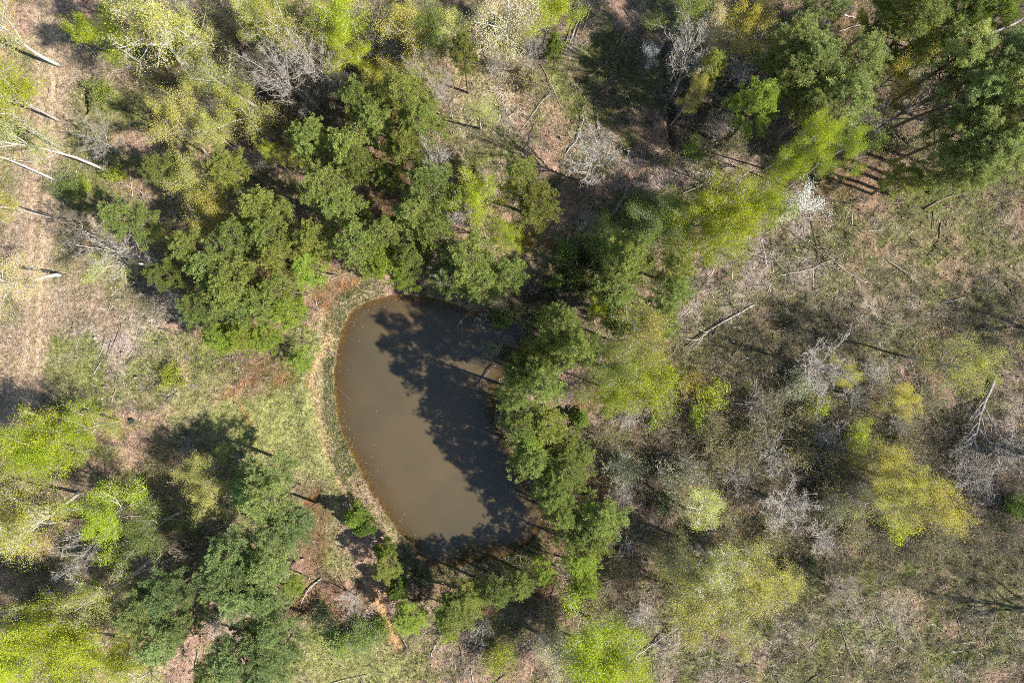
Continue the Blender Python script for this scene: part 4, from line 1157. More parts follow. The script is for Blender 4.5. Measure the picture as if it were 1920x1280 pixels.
# x0 y0 x1 y1 (photograph pixels, thick end first), thickness in cm, colour, branches, lift of the far end in m, label
LOGS = [
    (1867, 703, 1800, 838, 62, (0.30, 0.275, 0.25), 9, 1.2, 'big grey fallen tree with fanned dead branches on the outer slope'),
    (1413, 572, 1288, 652, 26, C_WHITE, 3, 0.4, 'long pale fallen trunk pointing at the marsh edge pines'),
    (1352, 602, 1332, 634, 12, C_GREY, 0, 0.3, 'thin grey pole forking from the long pale fallen trunk'),
    (1460, 420, 1554, 487, 16, C_BROWN, 2, 0.3, 'thin brown log slanting to the crossing below the white blossom'),
    (1453, 517, 1559, 487, 22, C_GREY, 1, 0.2, 'grey log lying below the thin slanting one, slash ground'),
    (1559, 489, 1626, 532, 14, C_WHITE, 1, 0.1, 'pale thin log continuing outward from the log crossing'),
    (1518, 416, 1530, 522, 14, C_DARK, 1, 0.2, 'dark thin log running down through the log crossing'),
    (1655, 484, 1722, 531, 14, C_GREY, 1, 0.3, 'grey pole alone in the middle of the slash ground'),
    (1695, 494, 1724, 518, 8, C_WHITE, 0, 0.1, 'short pale stick just above the lone grey pole'),
    (1767, 566, 1808, 557, 16, C_WHITE, 1, 0.1, 'short white log on the outer slash ground'),
    (1886, 530, 1922, 590, 20, C_DARK, 1, 0.2, 'dark log at the picture edge of the slash ground'),
    (1720, 640, 1708, 656, 14, C_GREY, 0, 0.2, 'stubby grey branch above the leaning golden tree'),
    (1758, 418, 1742, 494, 13, C_BROWN, 2, 0.3, 'crooked brown branch standing out of the green slash ground'),
    (1832, 66, 1924, 28, 40, C_GREY, 3, 0.8, 'thick grey fallen trunk in the outermost upper corner'),
    (1856, 44, 1912, -4, 30, C_DARK, 2, 0.8, 'dark fallen trunk above the thick grey one, upper corner'),
    (1575, 30, 1600, 37, 26, C_WHITE, 1, 0.1, 'short white log in the gap of the upper pine wood'),
    (1555, 68, 1612, 50, 14, C_PINK, 3, 0.3, 'branched pale log below the short white one, pine gap'),
    (1729, 394, 1812, 362, 26, C_BROWN, 1, 0.5, 'brown fallen trunk below the corner wood'),
    (1745, 398, 1746, 432, 14, C_DARK, 0, 0.2, 'dark short log below the brown fallen trunk'),
    (1604, 372, 1626, 386, 10, C_WHITE, 1, 0.1, 'small pale branch between white blossom and corner wood'),
    (1245, 381, 1326, 342, 20, C_WHITE, 2, 0.4, 'pale log pointing at the big lime tree'),
    (1252, 286, 1277, 358, 14, C_DARK, 1, 0.3, 'dark bent log leading down to the pale log'),
    (1148, 404, 1176, 352, 22, C_GREY, 2, 1.2, 'grey leaning dead pole beside the fanned leafless tree'),
    (1061, 290, 1095, 202, 20, C_GREY, 0, 0.5, 'long grey log above the fanned leafless tree'),
    (980, 243, 1028, 180, 15, C_GREY, 1, 0.3, 'grey log slanting at the clearing edge near the thin pale tree'),
    (968, 305, 1008, 232, 13, C_DARK, 2, 0.3, 'dark thin log above the lone pine pair'),
    (1010, 118, 1052, 208, 12, C_PINK, 0, 0.6, 'thin leaning pinkish pole below the bare white snag'),
    (1125, 266, 1118, 186, 16, C_DARK, 0, 0.3, 'dark straight log in the middle of the clearing'),
    (1094, 149, 1140, 115, 11, C_GREY, 0, 0.2, 'thin grey pole beside the blue puddle'),
    (1016, 154, 1050, 170, 10, C_PINK, 0, 0.1, 'short pink stick beside the thin leaning pole'),
    (1058, 84, 1080, 10, 24, C_DARK, 0, 0.3, 'dark log, first of the parallel logs at the top'),
    (1068, 80, 1092, 14, 22, C_GREY, 0, 0.3, 'grey log, second of the parallel logs at the top'),
    (1078, 72, 1104, 4, 20, C_BROWN, 0, 0.3, 'brown log, third of the parallel logs at the top'),
    (1092, 60, 1118, -2, 16, C_GREY, 0, 0.3, 'thin grey log, last of the parallel logs at the top'),
    (1170, 20, 1215, 70, 12, C_DARK, 0, 0.2, 'dark thin log across the shaded upper clearing'),
    (1383, 466, 1428, 485, 20, C_GREY, 2, 0.3, 'grey log just below the bright lime group'),
    (1323, 531, 1347, 486, 13, C_WHITE, 0, 1.5, 'pale thin pole leaning from the lowest lime tree'),
    (1276, 472, 1322, 492, 34, C_DARK, 1, 0.2, 'dark log shape added in place of the shadow at the foot of the lowest lime tree'),  # shade built as a dark trunk: stands in for a cast shadow
    (1368, 672, 1400, 640, 10, C_GREY, 0, 0.3, 'thin grey pole crossing a long shadow on the slash ground'),
    (930, 684, 879, 746, 24, C_DARK, 2, -0.2, 'dark drowned log slanting into the shaded pond water'),
    (876, 590, 856, 614, 9, C_PINK, 2, 0.1, 'thin stick with pinkish twigs standing in the upper pond'),
    (908, 598, 880, 618, 7, C_BROWN, 0, 0.0, 'thin brown stick lying in the pond beside the upper bank'),
    (604, 1082, 566, 1130, 24, C_WHITE, 0, 0.4, 'straight pale log leaning beside the spillway ditch'),
    (542, 1124, 512, 1149, 26, C_GREY, 0, 0.2, 'short grey log at the lower wood edge'),
    (608, 1280, 690, 1263, 16, C_WHITE, 1, 0.2, 'long pale log along the bottom edge meadow'),
    (626, 858, 667, 920, 9, C_BROWN, 0, 0.1, 'thin brown pole lying along the dam bank'),
    (772, 1085, 786, 1113, 17, C_GREY, 0, 0.1, 'grey log at the spillway below the pond'),
    (855, 1192, 869, 1224, 15, C_BROWN, 1, 0.2, 'brown log below the lower bank pines'),
    (808, 1228, 822, 1196, 13, C_GREY, 2, 0.3, 'grey branched log between gully and brown log'),
    (1178, 1240, 1270, 1168, 22, C_WHITE, 5, 0.5, 'white branched trunk, longest of the crossed logs at the bottom'),
    (1173, 1236, 1172, 1164, 13, C_GREY, 0, 0.2, 'grey straight log standing up from the crossed logs'),
    (1148, 1222, 1196, 1250, 16, C_WHITE, 0, 0.2, 'white short log, lowest of the crossed logs'),
    (925, 1278, 960, 1248, 20, C_DARK, 1, 0.2, 'dark log at the bottom edge beside the lime shrub'),
    (888, 1278, 884, 1250, 14, C_GREY, 0, 0.1, 'short grey log at the bottom edge meadow end'),
    (1112, 1096, 1180, 1058, 14, C_PINK, 4, 0.6, 'pinkish branched dead tree below the lower tip pines'),
    (1720, 1108, 1728, 1124, 13, C_WHITE, 0, 0.1, 'small white log alone on the lower slope'),
    (1575, 1176, 1606, 1246, 12, C_GREY, 0, 0.2, 'thin grey pole on the bottom slope'),
    (1512, 1274, 1552, 1244, 18, C_DARK, 1, 0.2, 'dark log at the bottom edge of the slope'),
    (1545, 1268, 1582, 1266, 12, C_GREY, 0, 0.1, 'short grey log beside the dark bottom-edge one'),
    (1740, 1166, 1766, 1180, 12, C_WHITE, 1, 0.1, 'forked white stick on the bottom slope'),
    (1820, 1212, 1842, 1228, 11, C_GREY, 1, 0.1, 'grey forked stick near the outer bottom corner'),
    (1640, 1150, 1654, 1172, 14, C_WHITE, 2, 0.2, 'white broken branches in the middle of the bottom slope'),
    (0, 612, 31, 616, 15, C_WHITE, 0, 0.1, 'white log at the picture edge across the dirt track'),
    (50, 652, 60, 676, 12, C_WHITE, 0, 0.1, 'white stick lying on the dirt track'),
    (36, 690, 44, 670, 8, C_PINK, 0, 0.0, 'pale stick beside the white one on the track'),
    (88, 672, 98, 676, 10, C_WHITE, 0, 0.0, 'tiny white stick on the grass beside the track'),
    (212, 556, 225, 541, 14, C_WHITE, 0, 0.1, 'white short branch below the two white stems'),
    (201, 591, 214, 562, 11, C_GREY, 1, 0.1, 'grey branch below the white short one in the meadow'),
    (269, 606, 310, 629, 12, C_PINK, 1, 0.2, 'pale pole in the meadow near the dam pines'),
    (299, 615, 356, 643, 18, C_DARK, 1, 0.2, 'dark log touching the dam pines'),
    (136, 632, 146, 600, 12, C_DARK, 0, 0.2, 'dark stick on bare ground beside the track'),
    (179, 701, 197, 677, 16, C_WHITE, 1, 0.2, 'forked white branch in the open meadow'),
    (212, 753, 223, 728, 15, C_PINK, 1, 0.2, 'pale broken branch near the lime trees by the meadow'),
    (309, 719, 340, 742, 10, C_WHITE, 0, 0.1, 'thin white stick below the lone lime shrub'),
    (314, 748, 338, 732, 16, C_DARK, 0, 0.2, 'dark log crossing the thin white stick in the meadow'),
    (98, 494, 142, 470, 12, C_PINK, 0, 0.2, 'pinkish pole on bare ground beside the track'),
    (530, 868, 552, 850, 12, C_DARK, 1, 0.2, 'dark thin log on the meadow above the lower wood'),
    (30, 840, 36, 790, 11, C_WHITE, 1, 0.2, 'white thin branch in the shaded end of the track'),
    (122, 1042, 134, 1022, 26, C_WHITE, 0, 1.0, 'short white broken trunk above the biggest lime group'),
    (232, 968, 285, 966, 20, C_WHITE, 0, 0.3, 'white log under the white-trunked lime tree'),
    (268, 960, 304, 926, 16, C_GREY, 0, 0.2, 'grey log, first of the small pile by the shaded meadow'),
    (276, 962, 310, 930, 14, C_PINK, 0, 0.3, 'pinkish log, second of the small pile by the shaded meadow'),
    (264, 952, 298, 922, 13, C_DARK, 0, 0.2, 'dark log, last of the small pile by the shaded meadow'),
    (343, 1034, 262, 1072, 26, C_WHITE, 3, 1.2, 'white fallen tree slanting down from the dark puddle'),
    (366, 1130, 372, 1090, 16, C_GREY, 0, 0.2, 'grey log, upper of the lower-wood pile'),
    (374, 1132, 378, 1094, 14, C_PINK, 0, 0.3, 'pale log, middle of the lower-wood pile'),
    (352, 1128, 386, 1110, 16, C_DARK, 0, 0.4, 'dark log lying across the lower-wood pile'),
    (368, 1262, 374, 1222, 16, C_GREY, 2, 0.3, 'grey branched log between lower-wood pines at the bottom'),
    (200, 1150, 208, 1095, 16, C_PINK, 0, 1.6, 'pale leaning pole above the biggest lime group'),
    (1096, 1112, 1070, 1184, 22, C_WHITE, 1, 3.0, 'curved white leaning trunk above the bottom-edge lime pair'),
    (230, 345, 300, 392, 18, C_PINK, 4, 0.4, 'pinkish branched log above the lone track pine'),
    (160, 86, 184, 108, 20, C_GREY, 0, 0.3, 'grey log beside the upper end of the track'),
    (112, 150, 108, 168, 10, C_BROWN, 1, 0.1, 'small brown stick on the upper track'),
    (1880, 852, 1926, 853, 12, C_WHITE, 0, 0.2, 'straight white pole at the outer picture edge'),
]

def make_log(i, x0, y0, x1, y1, cm, colr, nbr, lift, label):
    rng = np.random.default_rng(900 + i)
    ax, ay = (float(v) for v in P2W(x0, y0)); bx, by = (float(v) for v in P2W(x1, y1))
    L = math.hypot(bx - ax, by - ay); n = max(4, int(L / 0.8))
    az = hz(ax, ay); rr = cm / 235.0
    t = np.linspace(0, 1, n + 1)
    bow = rng.normal(0, 0.045) * L
    nx_, ny_ = -(by - ay) / (L + 1e-6), (bx - ax) / (L + 1e-6)
    off = bow * np.sin(t * math.pi) + rng.normal(0, 0.02, n + 1) * min(L, 3)
    X = ax + (bx - ax) * t + nx_ * off; Y = ay + (by - ay) * t + ny_ * off
    rad = rr * (1 - 0.55 * t)
    Z = height(X, Y); Z = np.maximum.accumulate(Z) * 0.3 + Z * 0.7
    Z = Z + rad * 0.8 + lift * t ** 1.3
    if lift < 0: Z = np.linspace(WATER_Z + 0.45, WATER_Z - 0.12, n + 1)
    elif 'pond' in label and 'stick' in label: Z = np.maximum(Z, WATER_Z + 0.06)
    pts = np.stack([X - ax, Y - ay, Z - az], 1)
    b = MB(); b.tube(pts, rad, 7, (1, 1, 1))
    if not nbr:
        o = link('fallen_log', b.mesh('fallen_log', M_BARK, True), None, (ax, ay, az))
        o.color = (*colr, 1)
        return tag(o, label, 'log', 'fallen logs')
    root = link('fallen_log', None, None, (ax, ay, az))
    o = link('trunk', b.mesh('trunk', M_BARK, True), root); o.color = (*colr, 1)
    big = cm > 50
    for k in range(nbr):
        tt = rng.uniform(0.45, 0.98) if not big else 0.35 + 0.63 * k / nbr
        p, dd = at_t(pts, min(tt, 0.98))
        sgn = 1 if k % 2 else -1
        bl = min(2.6, L * 0.33) * rng.uniform(0.5, 1.1) if not big else rng.uniform(2.4, 4.2)
        dirn = unit(dd + sgn * np.array([nx_, ny_, 0]) * rng.uniform(0.35, 0.9) + np.array([0, 0, rng.uniform(0.05, 0.5)]))
        bp_ = bend_path(rng, p, dirn, bl, 6, -0.02, 0.12)
        m_ = MB(); m_.tube(bp_, max(0.02, rr * 0.42) * (1 - np.linspace(0, 1, 7)) ** 0.8 + 0.012, 5, (1, 1, 1))
        T0 = []; T1 = []
        for w in range(14 if big else 6):
            wp, wd = at_t(bp_, rng.uniform(0.2, 0.98))
            e = wp + unit(wd + rng.normal(0, 0.5, 3)) * bl * rng.uniform(0.2, 0.45)
            T0.append(wp); T1.append(e)
            T0.append((wp + e) / 2); T1.append((wp + e) / 2 + unit(e - wp + rng.normal(0, 0.3, 3)) * bl * 0.2)
        m_.tris(sliver(rng, np.array(T0), np.array(T1), 0.06 if big else 0.04), (0.95, 0.95, 0.95))
        c = link('branch', m_.mesh('branch', M_BARK), root); c.color = (*colr, 1)
    return tag(root, label, 'log', 'fallen logs')

for i, l in enumerate(LOGS):
    make_log(i, *l)

STUMPS = [(225, 562, 30, 'pale round stump below the two white stems'), (187, 634, 34, 'broken white stump in the open meadow'), (236, 662, 30, 'grey stump in the middle of the open meadow'),
          (260, 707, 26, 'hollow grey stump beside the lone lime shrub'), (202, 725, 26, 'pale stump above the pale broken branch'), (149, 672, 14, 'tiny white stump on the grass by the track'),
          (1052, 260, 22, 'white stump beside the long grey log'), (1490, 470, 26, 'grey stump at the log crossing'), (1372, 640, 22, 'pale stump below the long pale fallen trunk'),
          (570, 1046, 22, 'small pale stump beside the red path'), (1820, 1136, 18, 'white stump near the outer slope shade'), (1212, 1048, 18, 'orange-brown stump uphill of the lower tip')]
def make_stump(i, px, py, cm, label):
    rng = np.random.default_rng(1200 + i)
    x, y = (float(v) for v in P2W(px, py)); z = hz(x, y)
    k = 11; r = cm / 170.0; a = np.arange(k) * 2 * math.pi / k
    b = MB(); rows = []
    for hh, f in ((-0.1, 1.45), (0.08, 1.15), (0.35, 0.95)):
        rj = r * f * (1 + rng.normal(0, 0.08, k))
        rows.append(np.stack([np.cos(a) * rj, np.sin(a) * rj, np.full(k, hh) + (rng.normal(0, 0.05, k) if hh > 0.3 else 0)], 1))
    v = np.concatenate(rows); f = []
    for q in range(2):
        for j in range(k):
            p = q * k + j; s = q * k + (j + 1) % k
            f += [(p, s, s + k), (p, s + k, p + k)]
    b.add(v, f, (0.6, 0.55, 0.5))
    root = link('tree_stump', None, None, (x, y, z))
    o = link('stump_side', b.mesh('stump_side', M_BARK, False), root); o.color = (*C_GREY, 1)
    t = MB(); top = np.concatenate([rows[2] + (0, 0, 0.004), [[0, 0, 0.33]]])
    t.add(top, [(j, (j + 1) % k, k) for j in range(k)], (1, 1, 1))
    o = link('cut_face', t.mesh('cut_face', M_BARK, False), root); o.color = (0.44, 0.36, 0.28, 1)
    tag(root, label, 'stump', 'tree stumps')
for i, s_ in enumerate(STUMPS):
    make_stump(i, *s_)

# small man-made litter: a blue drum, a dark green bin, both a few pixels across
def make_drum(px, py, r, h, colr, label, name, cat):
    x, y = (float(v) for v in P2W(px, py)); z = hz(x, y)
    b = MB(); prof = [(r * 0.94, 0.0), (r, 0.04), (r, h * 0.32), (r * 1.04, h * 0.34), (r * 1.04, h * 0.37), (r, h * 0.39), (r, h * 0.64), (r * 1.04, h * 0.66), (r * 1.04, h * 0.69), (r, h * 0.71), (r, h * 0.96), (r * 0.93, h)]
    k = 16; a = np.arange(k) * 2 * math.pi / k
    v = np.concatenate([np.stack([np.cos(a) * q, np.sin(a) * q, np.full(k, zz)], 1) for q, zz in prof]); f = []
    for q in range(len(prof) - 1):
        for j in range(k):
            p = q * k + j; s = q * k + (j + 1) % k
            f += [(p, s, s + k), (p, s + k, p + k)]
    b.add(v, f, colr)
    root = link(name, None, None, (x, y, z)); root.rotation_euler = (0.25, 0.1, 0.4)
    link('body', b.mesh('body', M_LITTER, True), root)
    t = MB(); t.add(np.concatenate([np.stack([np.cos(a) * r * 0.9, np.sin(a) * r * 0.9, np.full(k, h * 0.985)], 1), [[0, 0, h * 0.985]]]), [(j, (j + 1) % k, k) for j in range(k)], [c * 0.85 for c in colr])
    link('lid', t.mesh('lid', M_LITTER, False), root)
    tag(root, label, cat)
make_drum(1230, 383, 0.32, 0.85, (0.03, 0.06, 0.30), 'small dark blue drum beside the pale log near the big lime tree', 'plastic_drum', 'drum')
make_drum(101, 1105, 0.30, 0.5, (0.10, 0.20, 0.55), 'small bright blue bucket above the biggest lime group', 'bucket', 'bucket')
make_drum(250, 787, 0.27, 0.4, (0.025, 0.05, 0.04), 'dark green tub on the meadow beside the smaller lime tree', 'tub', 'tub')
# ------------------------------------------------------------------ uncountable ground cover, each kind one object
def scatter(n, seed, weight, lim=(64, 44)):
    """points on the ground, kept with probability weight(masks)"""
    rng = np.random.default_rng(seed)
    x = rng.uniform(-lim[0], lim[0], n); y = rng.uniform(-lim[1], lim[1], n)
    m = masks(x, y)
    w = weight(m)
    k = rng.uniform(0, 1, n) < w
    k &= (m['d'] > 0.05)
    m = {q: v[k] for q, v in m.items()}
    x = x[k]; y = y[k]; z = height(x, y)
    ok = z > WATER_Z + 0.02
    m = {q: v[ok] for q, v in m.items()}
    return rng, x[ok], y[ok], z[ok], m

def pick(rng, n, palette):
    p = np.array(palette, np.float32)
    return p[rng.integers(0, len(p), n)] * rng.uniform(0.66, 1.12, (n, 1))

# dry leaves and bark bits lying about
rng, x, y, z, m = scatter(78000, 1, lambda m: np.clip(0.75 - 0.45 * m['grass'] - 0.62 * m['track'] + 0.3 * m['slash'], 0.06, 1))
n = len(x)
col = pick(rng, n, [(0.36, 0.245, 0.18), (0.29, 0.19, 0.13), (0.42, 0.32, 0.265), (0.22, 0.145, 0.10), (0.39, 0.27, 0.21), (0.46, 0.385, 0.33), (0.12, 0.09, 0.07)])
st = rng.uniform(0, 1, n) < m['straw'] * 0.8
col[st] = pick(rng, int(st.sum()), [(0.30, 0.14, 0.075), (0.24, 0.11, 0.06), (0.36, 0.20, 0.11)])
mb = MB()
c = np.stack([x, y, z + rng.uniform(0.03, 0.10, n)], 1)
q = leaf_quads(rng, c, 0.10, 2.2)
q[:, :, 2] = np.maximum(q[:, :, 2], z[:, None] + 0.012)
mb.quads(q, col)
tag(link('leaf_litter', mb.mesh('leaf_litter', M_LITTER)), 'dry brown and pinkish leaves strewn over the forest ground', 'leaf litter', kind='stuff')

# grass tufts
rng, x, y, z, m = scatter(80000, 2, lambda m: np.clip(m['grass'] * 0.85 + m['dry'] * 0.5 + 0.05 + 0.2 * m['reed'] - 0.7 * m['track'] - 0.5 * m['straw'], 0.0, 0.95))
n = len(x); nb = 6
col = pick(rng, n, [(0.20, 0.25, 0.055), (0.155, 0.21, 0.045), (0.26, 0.28, 0.08), (0.28, 0.27, 0.11), (0.23, 0.29, 0.055), (0.12, 0.165, 0.04)])
dry = rng.uniform(0, 1, n) < m['dry'] * 0.6 + 0.12 - 0.1 * m['grass']
col[dry] = pick(rng, int(dry.sum()), [(0.40, 0.34, 0.19), (0.34, 0.28, 0.16), (0.44, 0.38, 0.24)])
col = col * (1 + 0.35 * m['lawn'][:, None])
base = np.stack([x, y, z], 1)[:, None, :] + rng.normal(0, 0.07, (n, nb, 3)) * np.array([1, 1, 0])
ln = rng.uniform(0.14, 0.34, (n, nb, 1)) * (0.8 + 0.5 * m['grass'][:, None, None]) * (1 - 0.5 * m['lawn'][:, None, None])
dr = unit(rng.normal(0, 0.75, (n, nb, 3)) * np.array([1, 1, 0.2]) + np.array([0, 0, 0.85]))
sd = unit(np.cross(dr, rng.normal(0, 1, (n, nb, 3)))) * 0.022
T = np.stack([base - sd, base + sd, base + dr * ln], 2).reshape(-1, 3, 3)
mb = MB(); mb.tris(T, np.repeat(col, nb, 0) * rng.uniform(0.85, 1.15, (n * nb, 1)))
tag(link('grass', mb.mesh('grass', M_GRASS)), 'patchy green and straw-coloured grass on the ground', 'grass', kind='stuff')

# broad-leaved weeds, brambles and green runners
rng, x, y, z, m = scatter(34000, 3, lambda m: np.clip(0.04 + 0.34 * m['scrub'] + 0.20 * sstep(0.5, 0.66, m['mid']) + 0.42 * m['grass'] * sstep(0.42, 0.6, m['mid']) + 0.25 * m['thicket'] + 0.5 * m['wet'] + 0.5 * m['reed'] - 0.6 * m['track'] - 0.4 * m['bare'], 0, 0.9))
n = len(x); nl = 9
col = pick(rng, n, [(0.10, 0.15, 0.035), (0.14, 0.20, 0.04), (0.18, 0.22, 0.05), (0.08, 0.115, 0.035), (0.21, 0.25, 0.055)])
hgt = rng.uniform(0.15, 0.6, n) * (1 + 0.7 * m['thicket'] + 0.5 * m['scrub'])
c = np.stack([x, y, z], 1)[:, None, :] + rng.normal(0, 1, (n, nl, 3)) * np.array([0.2, 0.2, 0]) + np.abs(rng.normal(0.3, 0.4, (n, nl, 1))) * hgt[:, None, None] * np.array([0, 0, 1])
mb = MB(); mb.quads(leaf_quads(rng, c.reshape(-1, 3), 0.06), np.repeat(col, nl, 0) * rng.uniform(0.75, 1.25, (n * nl, 1)))
tag(link('undergrowth', mb.mesh('undergrowth', M_GRASS)), 'low leafy green undergrowth between the trees', 'undergrowth', kind='stuff')

# dead sticks and slash left from felling
rng, x, y, z, m = scatter(24000, 4, lambda m: np.clip(0.28 + 0.7 * m['slash'] + 0.25 * m['thicket'] - 0.35 * m['track'] - 0.25 * m['grass'] * (1 - m['slash']), 0.03, 1))
n = len(x)
col = pick(rng, n, [(0.42, 0.37, 0.33), (0.50, 0.45, 0.40), (0.33, 0.28, 0.24), (0.22, 0.18, 0.15), (0.56, 0.52, 0.47), (0.15, 0.12, 0.10), (0.30, 0.25, 0.20)])
ln = rng.gamma(2.0, 0.5, n).clip(0.25, 4.0); th = rng.uniform(0.012, 0.036, n) * (1 + 0.35 * m['slash'])
az = rng.uniform(0, 2 * math.pi, n); tilt = np.abs(rng.normal(0, 0.12, n))
d3 = np.stack([np.cos(az) * np.cos(tilt), np.sin(az) * np.cos(tilt), np.sin(tilt)], 1)
p0 = np.stack([x, y, z + th + 0.02], 1); p1 = p0 + d3 * ln[:, None]
p1[:, 2] = np.maximum(p1[:, 2], height(p1[:, 0], p1[:, 1]) + th + 0.02)
u = unit(np.cross(d3, (0, 0, 1.0))); w_ = np.cross(d3, u)
mb = MB()
ring = lambda p, r: [p + (math.cos(k * 2.0944) * u + math.sin(k * 2.0944) * w_) * r[:, None] for k in range(3)]
A = ring(p0, th); Bq = ring(p1, th * 0.4)
for k in range(3):
    mb.quads(np.stack([A[k], A[(k + 1) % 3], Bq[(k + 1) % 3], Bq[k]], 1), col)
tag(link('dead_sticks', mb.mesh('dead_sticks', M_LITTER)), 'grey dead sticks and logging slash scattered on the ground', 'sticks', kind='stuff')

# leafless low brush: brown and grey twigs standing in clumps
rng, x, y, z, m = scatter(17000, 5, lambda m: np.clip(0.06 + 0.38 * m['scrub'] + 0.75 * m['thicket'] + 0.16 * sstep(0.5, 0.62, m['big']) + 0.12 * m['slash'] - 0.6 * m['track'] - 0.5 * m['bare'], 0, 0.9))
n = len(x); nt = 16
col = pick(rng, n, [(0.24, 0.19, 0.15), (0.32, 0.27, 0.22), (0.40, 0.355, 0.30), (0.17, 0.135, 0.10), (0.27, 0.245, 0.17), (0.22, 0.22, 0.12)])
hgt = rng.uniform(0.4, 1.0, n) * (1 + 1.4 * m['thicket'])
b0 = np.stack([x, y, z], 1)[:, None, :] + rng.normal(0, 0.18, (n, nt, 3)) * np.array([1, 1, 0])
dr = unit(rng.normal(0, 0.6, (n, nt, 3)) * np.array([1, 1, 0.3]) + np.array([0, 0, 0.9]))
e = b0 + dr * hgt[:, None, None] * rng.uniform(0.5, 1.1, (n, nt, 1))
mb = MB()
s0 = b0.reshape(-1, 3); s1 = e.reshape(-1, 3)
cc = np.repeat(col, nt, 0)
mb.tris(sliver(rng, s0, s1, 0.035), cc)
for q in range(2):
    mid_ = s0 * 0.45 + s1 * 0.55
    mb.tris(sliver(rng, mid_, mid_ + unit((s1 - s0) + rng.normal(0, 0.35, s0.shape)) * np.linalg.norm(s1 - s0, axis=1, keepdims=True) * 0.5, 0.028), cc)
lk = rng.uniform(0, 1, len(s1)) < 0.30
mb.quads(leaf_quads(rng, s1[lk] + rng.normal(0, 0.06, (int(lk.sum()), 3)), 0.06), pick(rng, int(lk.sum()), [(0.22, 0.23, 0.07), (0.30, 0.27, 0.12), (0.15, 0.18, 0.05), (0.36, 0.30, 0.18)]))
tag(link('brush', mb.mesh('brush', M_LITTER)), 'leafless brown and olive brush covering the slopes', 'brush', kind='stuff')

# reeds and dead rushes along the bank
rng, x, y, z, m = scatter(120000, 6, lambda m: np.clip(m['reed'], 0, 1) * (m['d'] < 2.3), (22, 28))
n = len(x); nb = 7
col = pick(rng, n, [(0.46, 0.38, 0.26), (0.40, 0.33, 0.21), (0.16, 0.22, 0.05), (0.20, 0.26, 0.06), (0.52, 0.45, 0.34), (0.12, 0.17, 0.04)])
base = np.stack([x, y, z], 1)[:, None, :] + rng.normal(0, 0.08, (n, nb, 3)) * np.array([1, 1, 0])
dr = unit(rng.normal(0, 0.7, (n, nb, 3)) * np.array([1, 1, 0.2]) + np.array([0, 0, 0.8]))
ln = rng.uniform(0.2, 0.6, (n, nb, 1))
sd = unit(np.cross(dr, rng.normal(0, 1, (n, nb, 3)))) * 0.024
T = np.stack([base - sd, base + sd, base + dr * ln], 2).reshape(-1, 3, 3)
mb = MB(); mb.tris(T, np.repeat(col, nb, 0))
tag(link('reeds', mb.mesh('reeds', M_GRASS)), 'tan and green reeds fringing the pond bank', 'reeds', kind='stuff')

# scrub: waist to head high tangle of saplings, brambles and bare stems, patch by patch of one look
rng, x, y, z, m = scatter(26000, 7, lambda m: np.clip(0.03 + 0.85 * m['thicket'] + 0.42 * m['scrub'] + 0.16 * sstep(0.48, 0.62, m['big']) + 0.25 * m['wet'] - 0.9 * m['track'] - 0.7 * m['bare'] - 0.5 * m['dry'], 0, 0.8) * (m['d'] > 1.5))
n = len(x); nt = 12
look = np.array([(0.24, 0.25, 0.075), (0.30, 0.25, 0.17), (0.17, 0.21, 0.055), (0.33, 0.29, 0.20), (0.29, 0.32, 0.085), (0.22, 0.19, 0.11), (0.14, 0.17, 0.06), (0.36, 0.33, 0.14), (0.26, 0.28, 0.15)], np.float32)
ii = np.clip((fbm(x, y, 4.5, 3, 91) * 1.7 - 0.35) * len(look) + rng.normal(0, 1.0, n), 0, len(look) - 1).astype(int)
col = look[ii] * rng.uniform(0.75, 1.2, (n, 1))
hgt = rng.gamma(3.0, 0.30, n).clip(0.3, 2.8) * (0.75 + 0.6 * m['thicket']); wid = hgt * rng.uniform(0.28, 0.5, n)
b0 = np.stack([x, y, z], 1)[:, None, :] + rng.normal(0, 1, (n, nt, 3)) * (0.25 * wid)[:, None, None] * np.array([1, 1, 0])
e = b0 + rng.normal(0, 1, (n, nt, 3)) * wid[:, None, None] * np.array([1, 1, 0]) + rng.uniform(0.45, 1.05, (n, nt, 1)) * hgt[:, None, None] * np.array([0, 0, 1])
s0 = b0.reshape(-1, 3); s1 = e.reshape(-1, 3)
mb = MB()
tw = pick(rng, n, [(0.30, 0.26, 0.21), (0.22, 0.18, 0.14), (0.40, 0.36, 0.31), (0.26, 0.22, 0.16)])
mb.tris(sliver(rng, s0, s1, 0.03), np.repeat(tw, nt, 0))
md = s0 * 0.4 + s1 * 0.6
mb.tris(sliver(rng, md, md + unit((s1 - s0) + rng.normal(0, 0.4, s0.shape)) * np.linalg.norm(s1 - s0, axis=1, keepdims=True) * 0.5, 0.024), np.repeat(tw, nt, 0))
nl = 42
k = rng.integers(0, nt, (n, nl)); f_ = rng.uniform(0.35, 1.05, (n, nl, 1))
lp = np.take_along_axis(b0, k[:, :, None], 1) * (1 - f_) + np.take_along_axis(e, k[:, :, None], 1) * f_ + rng.normal(0, 0.09, (n, nl, 3))
keep = (rng.uniform(0, 1, (n, nl)) < np.array([1, 0.35, 1, 0.5, 1, 0.3, 1, 0.7, 0.8])[ii][:, None])
cl = np.repeat(col, nl, 0).reshape(n, nl, 3)[keep]
mb.quads(leaf_quads(rng, lp[keep], 0.047), cl * rng.uniform(0.85, 1.15, (len(cl), 1)))
tag(link('scrub', mb.mesh('scrub', M_GRASS)), 'tangled olive and grey scrub filling the gaps between trees', 'scrub', kind='stuff')

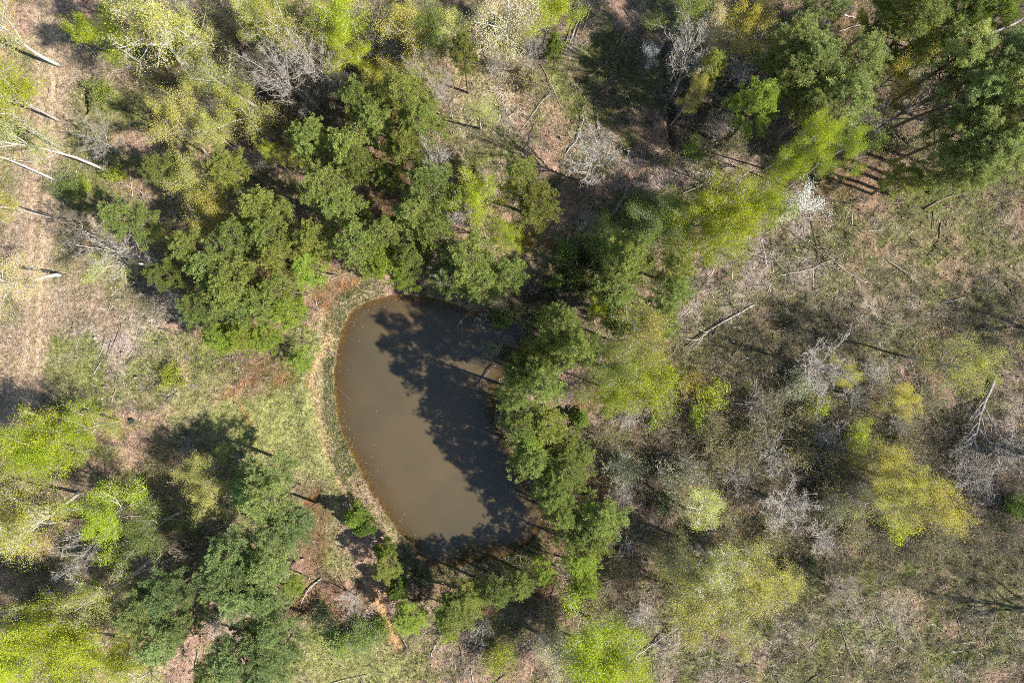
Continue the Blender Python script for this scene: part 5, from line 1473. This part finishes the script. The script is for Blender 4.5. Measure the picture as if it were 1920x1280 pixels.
# pale clods and stones washed out of the dam along the waterline
rng, x, y, z, m = scatter(60000, 8, lambda m: 0.2 * m['reed'] * (m['d'] < 1.9) * sstep(800, 680, m['px']), (22, 28))
n = len(x)
oct_v = np.array([(1, 0, 0), (0, 1, 0), (-1, 0, 0), (0, -1, 0), (0, 0, 0.8), (0, 0, -0.5)], float)
oct_f = np.array([(0, 1, 4), (1, 2, 4), (2, 3, 4), (3, 0, 4), (1, 0, 5), (2, 1, 5), (3, 2, 5), (0, 3, 5)])
vv = oct_v[None] * rng.uniform(0.6, 1.3, (n, 6, 3)) * rng.gamma(3.0, 0.028, n).clip(0.04, 0.26)[:, None, None]
an = rng.uniform(0, 6.28, n); ca, sa = np.cos(an)[:, None], np.sin(an)[:, None]
vv = np.stack([vv[:, :, 0] * ca - vv[:, :, 1] * sa, vv[:, :, 0] * sa + vv[:, :, 1] * ca, vv[:, :, 2]], 2) + np.stack([x, y, z + 0.04], 1)[:, None, :]
mb = MB(); mb.tris(vv[:, oct_f].reshape(-1, 3, 3), np.repeat(pick(rng, n, [(0.46, 0.38, 0.29), (0.38, 0.30, 0.22), (0.50, 0.45, 0.38), (0.34, 0.22, 0.13)]), 8, 0))
tag(link('bank_rubble', mb.mesh('bank_rubble', M_LITTER)), 'pale clods and stones along the dam waterline', 'rubble', kind='stuff')

# a thin drift of leaves and pollen scum floating near the banks
rng = np.random.default_rng(9)
x = rng.uniform(-22, 6, 26000); y = rng.uniform(-27, 6, 26000)
d_ = pond_sdf(x, y)
k = (d_ < -0.35) & (rng.uniform(0, 1, len(x)) < 0.30 * np.exp((d_ + 0.35) / 0.9) + 0.012) & (fbm(x, y, 2.2, 3, 95) > 0.48)
x = x[k]; y = y[k]; n = len(x)
q = leaf_quads(rng, np.stack([x, y, np.full(n, WATER_Z + 0.012)], 1), 0.055, 30.0)
q[:, :, 2] = np.clip(q[:, :, 2], WATER_Z + 0.006, WATER_Z + 0.03)
mb = MB(); mb.quads(q, pick(rng, n, [(0.34, 0.25, 0.15), (0.28, 0.25, 0.12), (0.22, 0.15, 0.09), (0.40, 0.34, 0.22)]))
tag(link('floating_leaves', mb.mesh('floating_leaves', M_LITTER)), 'scattered brown leaves floating along the pond edge', 'leaves', kind='stuff')
